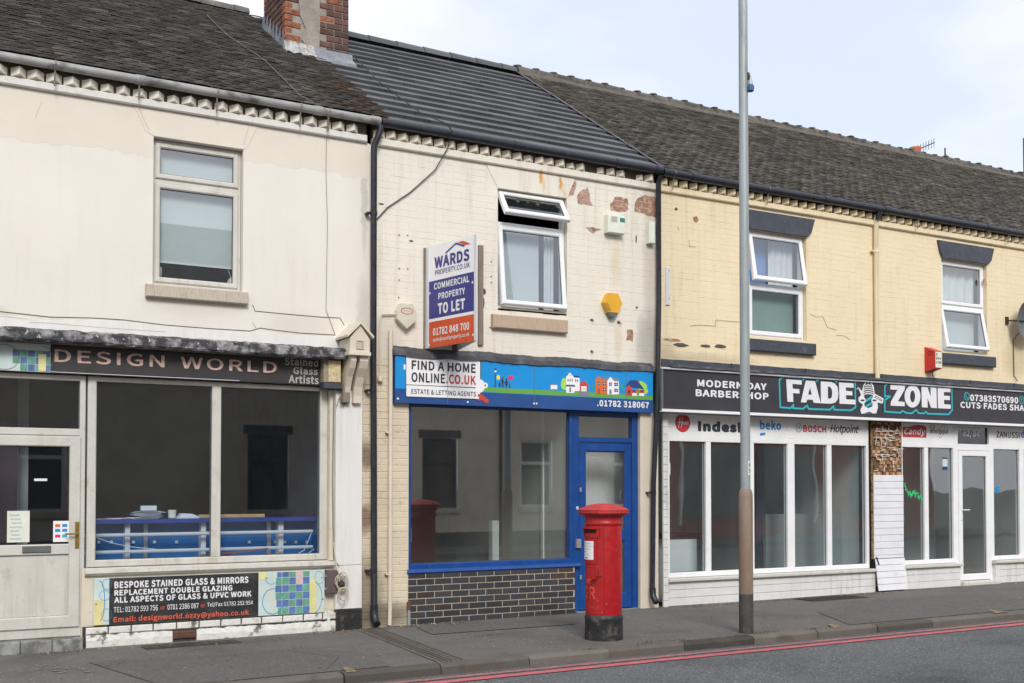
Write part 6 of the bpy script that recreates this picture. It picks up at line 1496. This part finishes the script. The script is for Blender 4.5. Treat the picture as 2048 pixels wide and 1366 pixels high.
# stickers and scrawl on the glass
PY_ = HY+.0435
t = thing('window_sticker','small pale certificate sticker high on the barber shop narrow pane','sticker',(WX(1889,PY_),PY_,2.)); a,b=WX(1883.5,PY_),WX(1893.5,PY_)
MB().box(a,b,PY_-.001,PY_,WZ(1889,933,PY_),WZ(1889,918,PY_)).build('sheet','glass_pale',t); MB().box(a,b,PY_-.001,PY_,WZ(1889,918,PY_)+.001,WZ(1889,915,PY_)).build('header','house_blue',t); MB().box(a,b,PY_-.001,PY_,WZ(1889,940,PY_),WZ(1889,933,PY_)-.001).build('footer','house_blue',t)
m = MB(); a,b=WX(1336,PY_),WX(1340,PY_); m.box(a,b,PY_-.001,PY_,WZ(1338,950,PY_),WZ(1338,926,PY_)); tag(m.build('window_sticker','paper'),'narrow white sticker at the left edge of the first barber pane','sticker')
m = MB(); X,Z=wp(1995,979,PY_); m.box(X-.04,X+.04,PY_-.001,PY_,Z-.05,Z+.05); tag(m.build('window_sticker','logo_blue'),'small blue square sticker on the pane right of the white barber door','sticker')
m = MB(); r_ = random.Random(6)
gpts = [(1809,968),(1812,975),(1814,980),(1817,986),(1820,984),(1822,990),(1825,985),(1828,982),(1830,988),(1832,984),(1836,988),(1838,993),(1842,992),(1844,998),(1848,1004)]
pp = []
for (x,y) in gpts: pp += [wp(x+r_.uniform(-1,1),y-2,PY_),wp(x+r_.uniform(-1,1),y+3+r_.uniform(0,4),PY_)]
m.line(pp,.014,PY_-.001,PY_); tag(m.build('graffiti_scrawl','graffiti_green'),'bright green scrawl sprayed across the barber shop left narrow pane','graffiti')
# interior
room(right, XC+.2, pl0, .25, 4.0, gz(11)+.02, 2.7,'room_pale',backc='room_pale')
room(right, pl1, 18.2, .25, 3.2, gz(15)+.02, 2.7,'room_grey',backc='room_pale')
MB().box(WX(1510,1.2),WX(1528,1.2),1.2,1.4,gz(11),2.6).build('interior_pillar','room_dark',right)
MB().box(WX(1545,2.2),WX(1700,2.2),2.19,2.2,1.0,2.1).build('mirror_board','room_plum',right)
kc = thing('kitchen_unit','white kitchen unit with black worktop just inside the barber shop','cabinet',(WX(1365,.4),.4,0)); a,b = WX(1336,.45),WX(1392,.45)
MB().box(a,b,.45,.95,gz(9.5)+.02,WZ(1340,1078,.45)).build('cabinet_body','room_light',kc); MB().bev(a-.05,b+.06,.43,.97,WZ(1340,1078,.45)+.001,WZ(1340,1068,.45),.004).build('worktop','worktop_black',kc)
MB().box(WX(1530,.6),pl0-.02,.6,.65,gz(12),1.16).build('reflection_panel','road_reflection_grey',right)  # grey panel added to imitate road and pavement reflected low in the panes
# red alarm box
rb = thing('alarm_box','red boxed alarm with white front plate and louvres above the barber sign','alarm box',(WX(1865,-.2),-.2,3.2))
ax_ = WX(1851); wd_=.24; z0_,z1_ = 3.02,3.42
xa = WX(1871,-.2); 
m = MB(); xb = xa+.155; xl = xa-.0
zt_=WZ(1851,694);zb_=WZ(1851,745);zf1=WZ(1871,702,-.2);zf0=WZ(1871,736,-.2); m.prismx([(.0,zt_),(-.2,zf1),(-.2,zf0),(.0,zb_)],xl,xb); m.build('housing','alarm_red',rb)
MB().box(xl+.008,xb-.004,-.2025,-.2002,zf0+.01,zf1-.01).build('front_plate','plastic_green',rb)
m = MB(); text(m,'E',xl+.02,xl+.055,zf1-.07,zf1-.03,-.2035,.01); text(m,'RI',xl+.02,xl+.12,zf1-.13,zf1-.09,-.2035,.01); text(m,'ON',xl+.02,xl+.135,zf1-.19,zf1-.15,-.2035,.02); m.build('lettering','text_black',rb)
m = MB()
for k in range(3): z = zf1+.01-k*.03; m.box(xl-.002,xl-.0003,-.17,-.07,z-.008,z)
m.build('louvres','red_seam',rb)
MB().tube([(xl+.1,-.05,zb_+.03),(xl+.12,-.06,zb_-.06),(xl+.2,-.06,zb_-.12)],.006,5).build('alarm_cable','cable_dark',rb)
# satellite dish cut by the frame edge
sdh = thing('satellite_dish','grey satellite dish on the yellow wall beyond the red alarm box','satellite dish',(WX(2055),-.2,3.9))
cx_,cz_ = wp(2062,640,-.25); m = MB(); vs=[];n=24;rings=5
for i in range(rings+1):
    rr = .02+.30*i/rings
    for k in range(n): a_=2*math.pi*k/n; vs.append((cx_+rr*.92*math.cos(a_), -.22-.10*(rr/.32)**2+.10-.05*math.sin(a_)*rr, cz_+rr*math.sin(a_)))
fs_=[(i*n+k,i*n+(k+1)%n,(i+1)*n+(k+1)%n,(i+1)*n+k) for i in range(rings) for k in range(n)]+[tuple(range(n))]
m.add(vs,fs_); m.build('dish','slate_dish' if 'slate_dish' in MATS else 'stained_steel',sdh,smooth=True)
m = MB(); m.tube([(cx_-.28,-.02,cz_-.0),(cx_-.26,-.16,cz_-.02),(cx_,-.14,cz_)],.014,6); m.box(cx_-.31,cx_-.25,-.03,-.004,cz_-.06,cz_+.06); m.build('wall_bracket','iron',sdh)
m = MB(); m.tube([(cx_-.13,-.13,cz_-.2),(cx_-.13,-.02,cz_-.3),(cx_-.12,-.02,3.35),(cx_-.05,-.03,3.26)],.007,5); m.build('dish_cable','cable_dark',sdh)

# things on the far roof: pot, aerial, pole
def far(px,py,y): x,z = wp(px,py,y); return Vector((x,y,z))
c0 = far(1829,318,5.2); stk = MB(); stk.box(c0.x-.45,c0.x+.45,5.0,5.6,7.4,c0.z-.02); cs = stk.build('chimney','brick_chimney',right)
c0.z += .10
m = MB(); m.lathe([(.13,-.3),(.115,.0),(.12,.10),(.13,.14),(.125,.155),(.09,.155)],(c0.x+.03,5.2,c0.z-.0),18); m.build('chimney_pot','terracotta',cs,smooth=True)
aerial = thing('tv_aerial','tv aerial with a row of rods behind the right roof ridge','tv aerial',tuple(far(1812,312,5.3)))
p0,p1 = far(1812,309,5.3),far(1869,285,5.3); MB().tube([p0,p1],.012,6).build('boom','iron',aerial)
for k in range(9):
    p = p0.lerp(p1,.22+.76*k/8); MB().tube([p+Vector((.0,0,.10)),p-Vector((.0,0,.10))],.006,5).build('rod','iron',aerial)
m = MB(); q0 = far(1810,297,5.3)
for dx_ in (0,.05,.10): m.tube([(q0.x+dx_,5.3,q0.z),(q0.x+dx_+.01,5.3,q0.z-.14)],.008,5)
m.tube([(q0.x-.01,5.3,q0.z),(q0.x+.12,5.3,q0.z+.01)],.010,5); m.tube([(q0.x-.0,5.3,q0.z-.14),(q0.x+.12,5.3,q0.z-.11)],.008,5); m.build('reflector','iron',aerial)
MB().tube([p0,p0-Vector((0,0,.6))],.014,6).build('mast','galv',aerial)
m = MB(); a_ = far(1890,296,5.2); m.tube([a_,a_-Vector((0,0,.9))],.018,6); m.tube([a_-Vector((-.02,0,.13)),a_-Vector((-.07,0,.17)),a_-Vector((-.09,0,.25))],.006,4); tag(m.build('aerial_pole','iron'),'bare grey pole standing behind the right roof ridge','pole')
m = MB(); a_ = far(2047,276,5.2); m.tube([a_,a_-Vector((0,0,.9))],.016,6); tag(m.build('aerial_pole','iron'),'thin aerial pole farthest to the right behind the roof ridge','pole')

# ================================================================ pillar box
bx,by = 6.785,-2.10; bz = gz(bx)-.012
pb = thing('pillar_box','red cylindrical pillar post box with a black base on the pavement','post box',(bx,by,bz))
MB().lathe([(.198,-.02),(.200,.02),(.197,.05),(.197,.205),(.200,.22),(.200,.235),(.192,.252),(.186,.262)],(bx,by,bz),48).build('base','black_paint',pb,smooth=True)
MB().lathe([(.184,.255),(.187,.27),(.187,1.16),(.186,1.175),(.196,1.185),(.200,1.20),(.196,1.215),(.192,1.225),(.194,1.26),(.205,1.285),(.225,1.295)],(bx,by,bz),64).build('body','red_paint',pb,smooth=True)
MB().lathe([(.20,1.272),(.215,1.282),(.246,1.292),(.2575,1.306),(.2575,1.330),(.262,1.333),(.262,1.341),(.257,1.344),(.215,1.366),(.165,1.384),(.11,1.397),(.05,1.404),(.01,1.406)],(bx,by,bz),64).build('cap','red_weathered',pb,smooth=True)
def cy(a,r,z): return (bx+r*math.cos(R(a)), by+r*math.sin(R(a)), bz+z)
def cpatch(mb,a0,a1,z0,z1,r0,r1,mi=0):
    n = max(2,int(abs(a1-a0)/3)); vs=[]
    for i in range(n+1):
        a = a0+(a1-a0)*i/n; vs += [cy(a,r0,z0),cy(a,r1,z0),cy(a,r1,z1),cy(a,r0,z1)]
    fs=[]
    for i in range(n):
        for k in range(4): fs.append((i*4+k,i*4+(k+1)%4,(i+1)*4+(k+1)%4,(i+1)*4+k))
    fs += [(0,1,2,3),tuple(n*4+k for k in (3,2,1,0))]; mb.add(vs,fs,mi)
for k in range(36): m = MB(); cpatch(m,k*10,k*10+6,1.308,1.327,.256,.2615); m.build('rim_bead','red_weathered',pb)
AF = 180      # the slot faces along the street
m = MB(); cpatch(m,AF-55,AF+55,.275,1.155,.186,.1905); m.build('door','red_paint',pb,smooth=True)
m = MB(); cpatch(m,AF+55,AF+56.4,.270,1.165,.186,.1875); cpatch(m,AF-56.4,AF-55,.270,1.165,.186,.1875); m.build('door_gap','red_seam',pb)
m = MB(); cpatch(m,AF-42,AF+42,1.145,1.165,.188,.225); cpatch(m,AF-42,AF+42,1.055,1.07,.188,.203); cpatch(m,AF-42,AF-34,1.07,1.145,.188,.210); cpatch(m,AF+34,AF+42,1.07,1.145,.188,.210); cpatch(m,AF-34,AF+34,1.07,1.092,.188,.205); m.build('slot_hood','red_paint',pb,smooth=True)
m = MB(); cpatch(m,AF-34,AF+34,1.10,1.140,.1895,.1915); m.build('letter_slot','red_seam',pb)
m = MB(); cpatch(m,AF-30,AF+34,.79,1.045,.188,.200); m.build('plate_frame','red_paint',pb,smooth=True)
m = MB(); cpatch(m,AF-24,AF+24,.83,1.02,.199,.2025); pl_ = m.build('notice_plate','sign_white',pb,smooth=True)
def ctext(mb,s_,a0,a1,z0,z1,r,bold=0.,mi=0): text(mb,s_,a0,a1,z0,z1,0,bold,1,0,mi,lambda u,w,v: cy(u,r,v))
m = MB()
for i,(s_,w_) in enumerate((('Collection',34),('Mon Fri 5.30pm',40),('Sat 12 noon',30),('Last',14),('post code',26))): z = 1.0-i*.028; ctext(m,s_,AF-18,AF-18+w_,z-.011,z,.2032)
cpatch(m,AF-14,AF+2,.845,.853,.2026,.2032); m.build('notice_text','text_black',pb)
m = MB(); cpatch(m,AF-22,AF-10,1.19,1.215,.197,.203); m.build('tab_plate','brass',pb)
m = MB(); cpatch(m,AF+32,AF+50,.665,.740,.190,.206); m.build('lock_case','red_paint',pb,smooth=True)
m = MB(); cpatch(m,AF+38,AF+42,.690,.718,.206,.2075); m.build('keyhole','cable_dark',pb)
m = MB(); m.lathe([(.015,-.012),(.034,-.004),(.034,.006),(.015,.012)],cy(AF+27,.218,.64),10); m.tube([cy(AF+27,.188,.64),cy(AF+27,.218,.64)],.012,6); m.build('door_knob','red_paint',pb)
m = MB(); ctext(m,'GR',AF-24,AF+30,.425,.56,.1945,.03)
for k in range(5): a_ = AF-8+k*4.2; cpatch(m,a_-1,a_+1,.60,.62+(.02 if k==2 else .01),.1905,.1945)
cpatch(m,AF-10,AF+12,.585,.600,.1905,.1950); ctext(m,'POST OFFICE',AF-30,AF+40,.325,.36,.1935,.02); m.build('royal_cypher','red_relief',pb)

# ================================================================ lamp post
lx_,ly_ = 8.36,-2.50; lz = gz(lx_)-.012
lp = thing('lamp_post','tall grey lamp post with a brown lower sleeve near the kerb','lamp post',(lx_,ly_,lz))
MB().lathe([(.077,-.05),(.077,.42)],(lx_,ly_,lz),24).build('base_band','post_dark',lp,smooth=True)
MB().lathe([(.0765,.42),(.0765,1.46),(.074,1.50),(.062,1.535),(.054,1.55)],(lx_,ly_,lz),24).build('sleeve','post_brown',lp,smooth=True)
MB().lathe([(.0535,1.54),(.052,4.0),(.047,8.4)],(lx_,ly_,lz),20).build('shaft','galv',lp,smooth=True)
m = MB(); m.tube([(lx_,ly_,lz+8.3),(lx_,ly_-.2,lz+8.7),(lx_,ly_-1.0,lz+8.85)],.03,8); m.build('arm','galv',lp)
m = MB(); m.box(lx_-.12,lx_+.12,ly_-1.6,ly_-.95,lz+8.78,lz+8.92); m.build('lantern','galv',lp)
tocam = Vector((0-lx_, -CAM_D-ly_, 0)).normalized(); perp = Vector((-tocam.y, tocam.x, 0))
n_ = (tocam*.68+Vector((.866,-.5,0))*.73).normalized()
ang = math.degrees(math.atan2(n_.y,n_.x))
def cy2(a,r,z): return (lx_+r*math.cos(R(a)), ly_+r*math.sin(R(a)), lz+z)
def patch2(mb,a0,a1,z0,z1,r0,r1):
    n=6; vs=[]
    for i in range(n+1): a=a0+(a1-a0)*i/n; vs += [cy2(a,r0,z0),cy2(a,r1,z0),cy2(a,r1,z1),cy2(a,r0,z1)]
    fs=[(i*4+k,i*4+(k+1)%4,(i+1)*4+(k+1)%4,(i+1)*4+k) for i in range(n) for k in range(4)]+[(0,1,2,3),tuple(n*4+k for k in (3,2,1,0))]; mb.add(vs,fs)
zst = CAM_H-(950-975)/186.6-lz
m = MB(); patch2(m,ang-22,ang+28,zst,zst+.15,.052,.0555); m.build('number_plate','plastic_green',lp)
m = MB(); text(m,'6',ang-12,ang+16,zst+.085,zst+.135,0,.02,1,0,0,lambda u,w,v: cy2(u,.0565,v)); text(m,'9',ang-12,ang+16,zst+.02,zst+.07,0,.02,1,0,0,lambda u,w,v: cy2(u,.0565,v)); m.build('lettering','text_black',lp)
zs_ = CAM_H+(975-160)/186.6-lz
mat('socket_blue', (.03,.10,.22), .5, .1, 9, bump=0)
m = MB(); c_ = cy2(ang+25,.075,zs_-.02); m.lathe([(.012,.10),(.022,.06),(.030,.02)],c_,8,0); m.lathe([(.030,.02),(.042,.0),(.040,-.05),(.02,-.06)],c_,8,1); m.tube([cy2(ang+25,.05,zs_+.13),cy2(ang+25,.07,zs_+.05)],.02,6,2)
m.build('power_socket',['galv','socket_blue','cable_dark'],lp)

# ================================================================ across the street (seen only in the glass)
OY = -13.0
op = thing('terraced_house','cream brick terrace across the street seen reflected in the shop windows','house',(8,OY,0))
H_ = [(a,a+.95,1.05,2.75) for a in (-6.2,-1.6,2.9,7.7,12.0,14.75,17.6)]+[(a,a+.9,3.9,5.1) for a in (-5.,-.6,3.9,8.7,12.6,17.)]
m = MB(); ys=OY
xs = sorted({-14.,19.2,*[h[0] for h in H_],*[h[1] for h in H_]}); zs_l = sorted({.45,5.7,*[h[2] for h in H_],*[h[3] for h in H_]})
for i in range(len(xs)-1):
    for j in range(len(zs_l)-1):
        cxx=(xs[i]+xs[i+1])/2; czz=(zs_l[j]+zs_l[j+1])/2
        if any(h[0]<cxx<h[1] and h[2]<czz<h[3] for h in H_): continue
        m.quad((xs[i+1],ys,zs_l[j]),(xs[i],ys,zs_l[j]),(xs[i],ys,zs_l[j+1]),(xs[i+1],ys,zs_l[j+1]))
m.build('wall','opp_wall',op)
MB().box(-14,19.2,OY-.05,OY+.03,-.1,.45).build('plinth','opp_plinth',op)
for k,h in enumerate(H_):
    m = MB(); m.box(h[0],h[1],OY-.12,OY-.10,h[2],h[3],0)
    dk = 1 if k in (0,3,4) else 2
    for (a,b,c,d) in ((h[0],h[0]+.06,h[2],h[3]),(h[1]-.06,h[1],h[2],h[3]),(h[0]+.06,h[1]-.06,h[3]-.06,h[3]),(h[0]+.06,h[1]-.06,h[2],h[2]+.06),(h[0]+.06,h[1]-.06,h[3]-.62,h[3]-.54)): m.box(a,b,OY-.10,OY-.04,c,d,dk)
    m.box(h[0]-.08,h[1]+.08,OY,OY+.06,h[2]-.13,h[2],3); m.box(h[0]-.1,h[1]+.1,OY-.0,OY+.012,h[3],h[3]+.2,1 if dk==1 else 3)
    m.build('window',['opp_glass','opp_plinth','pvc_white','paint_cream'],op)
MB().box(-14,19.2,OY-3.9,OY+.12,5.7,5.72).build('eaves','opp_plinth',op)
m = MB(); m.prismx([(OY+.1,5.72),(OY-3.7,8.1),(OY-7.5,5.72)],-14,30); m.build('roof','tile_right',op)
for x in (-4,5.3,14.4): MB().box(x,x+.9,OY-4.2,OY-3.4,7.6,9.3).build('chimney','brick_chimney',op)
MB().tube([(14.15,OY+.06,0),(14.15,OY+.06,5.6)],.04,8).build('downpipe','black_plastic',op)
rs = thing('corner_shop','red fronted shop across the street seen reflected in the barber glass','shop building',(24,OY,0))
m = MB(); m.quad((30,OY,0),(19.2,OY,0),(19.2,OY,5.7),(30,OY,5.7)); m.build('wall','opp_red',rs)
MB().box(19.4,29.5,OY,OY+.06,2.9,3.5).build('fascia','opp_red',rs)
for x in (19.9,22.6,26.4): MB().box(x,x+2.1,OY,OY+.05,.7,2.7).build('shop_window','opp_glass',rs)
for x in (19.8,22.05,24.8,28.55): MB().box(x,x+.08,OY,OY+.08,.5,2.9).build('window_post','pvc_white',rs)
MB().box(19.2,30,OY-.05,OY-.01,5.7,5.9).build('parapet','opp_plinth',rs)
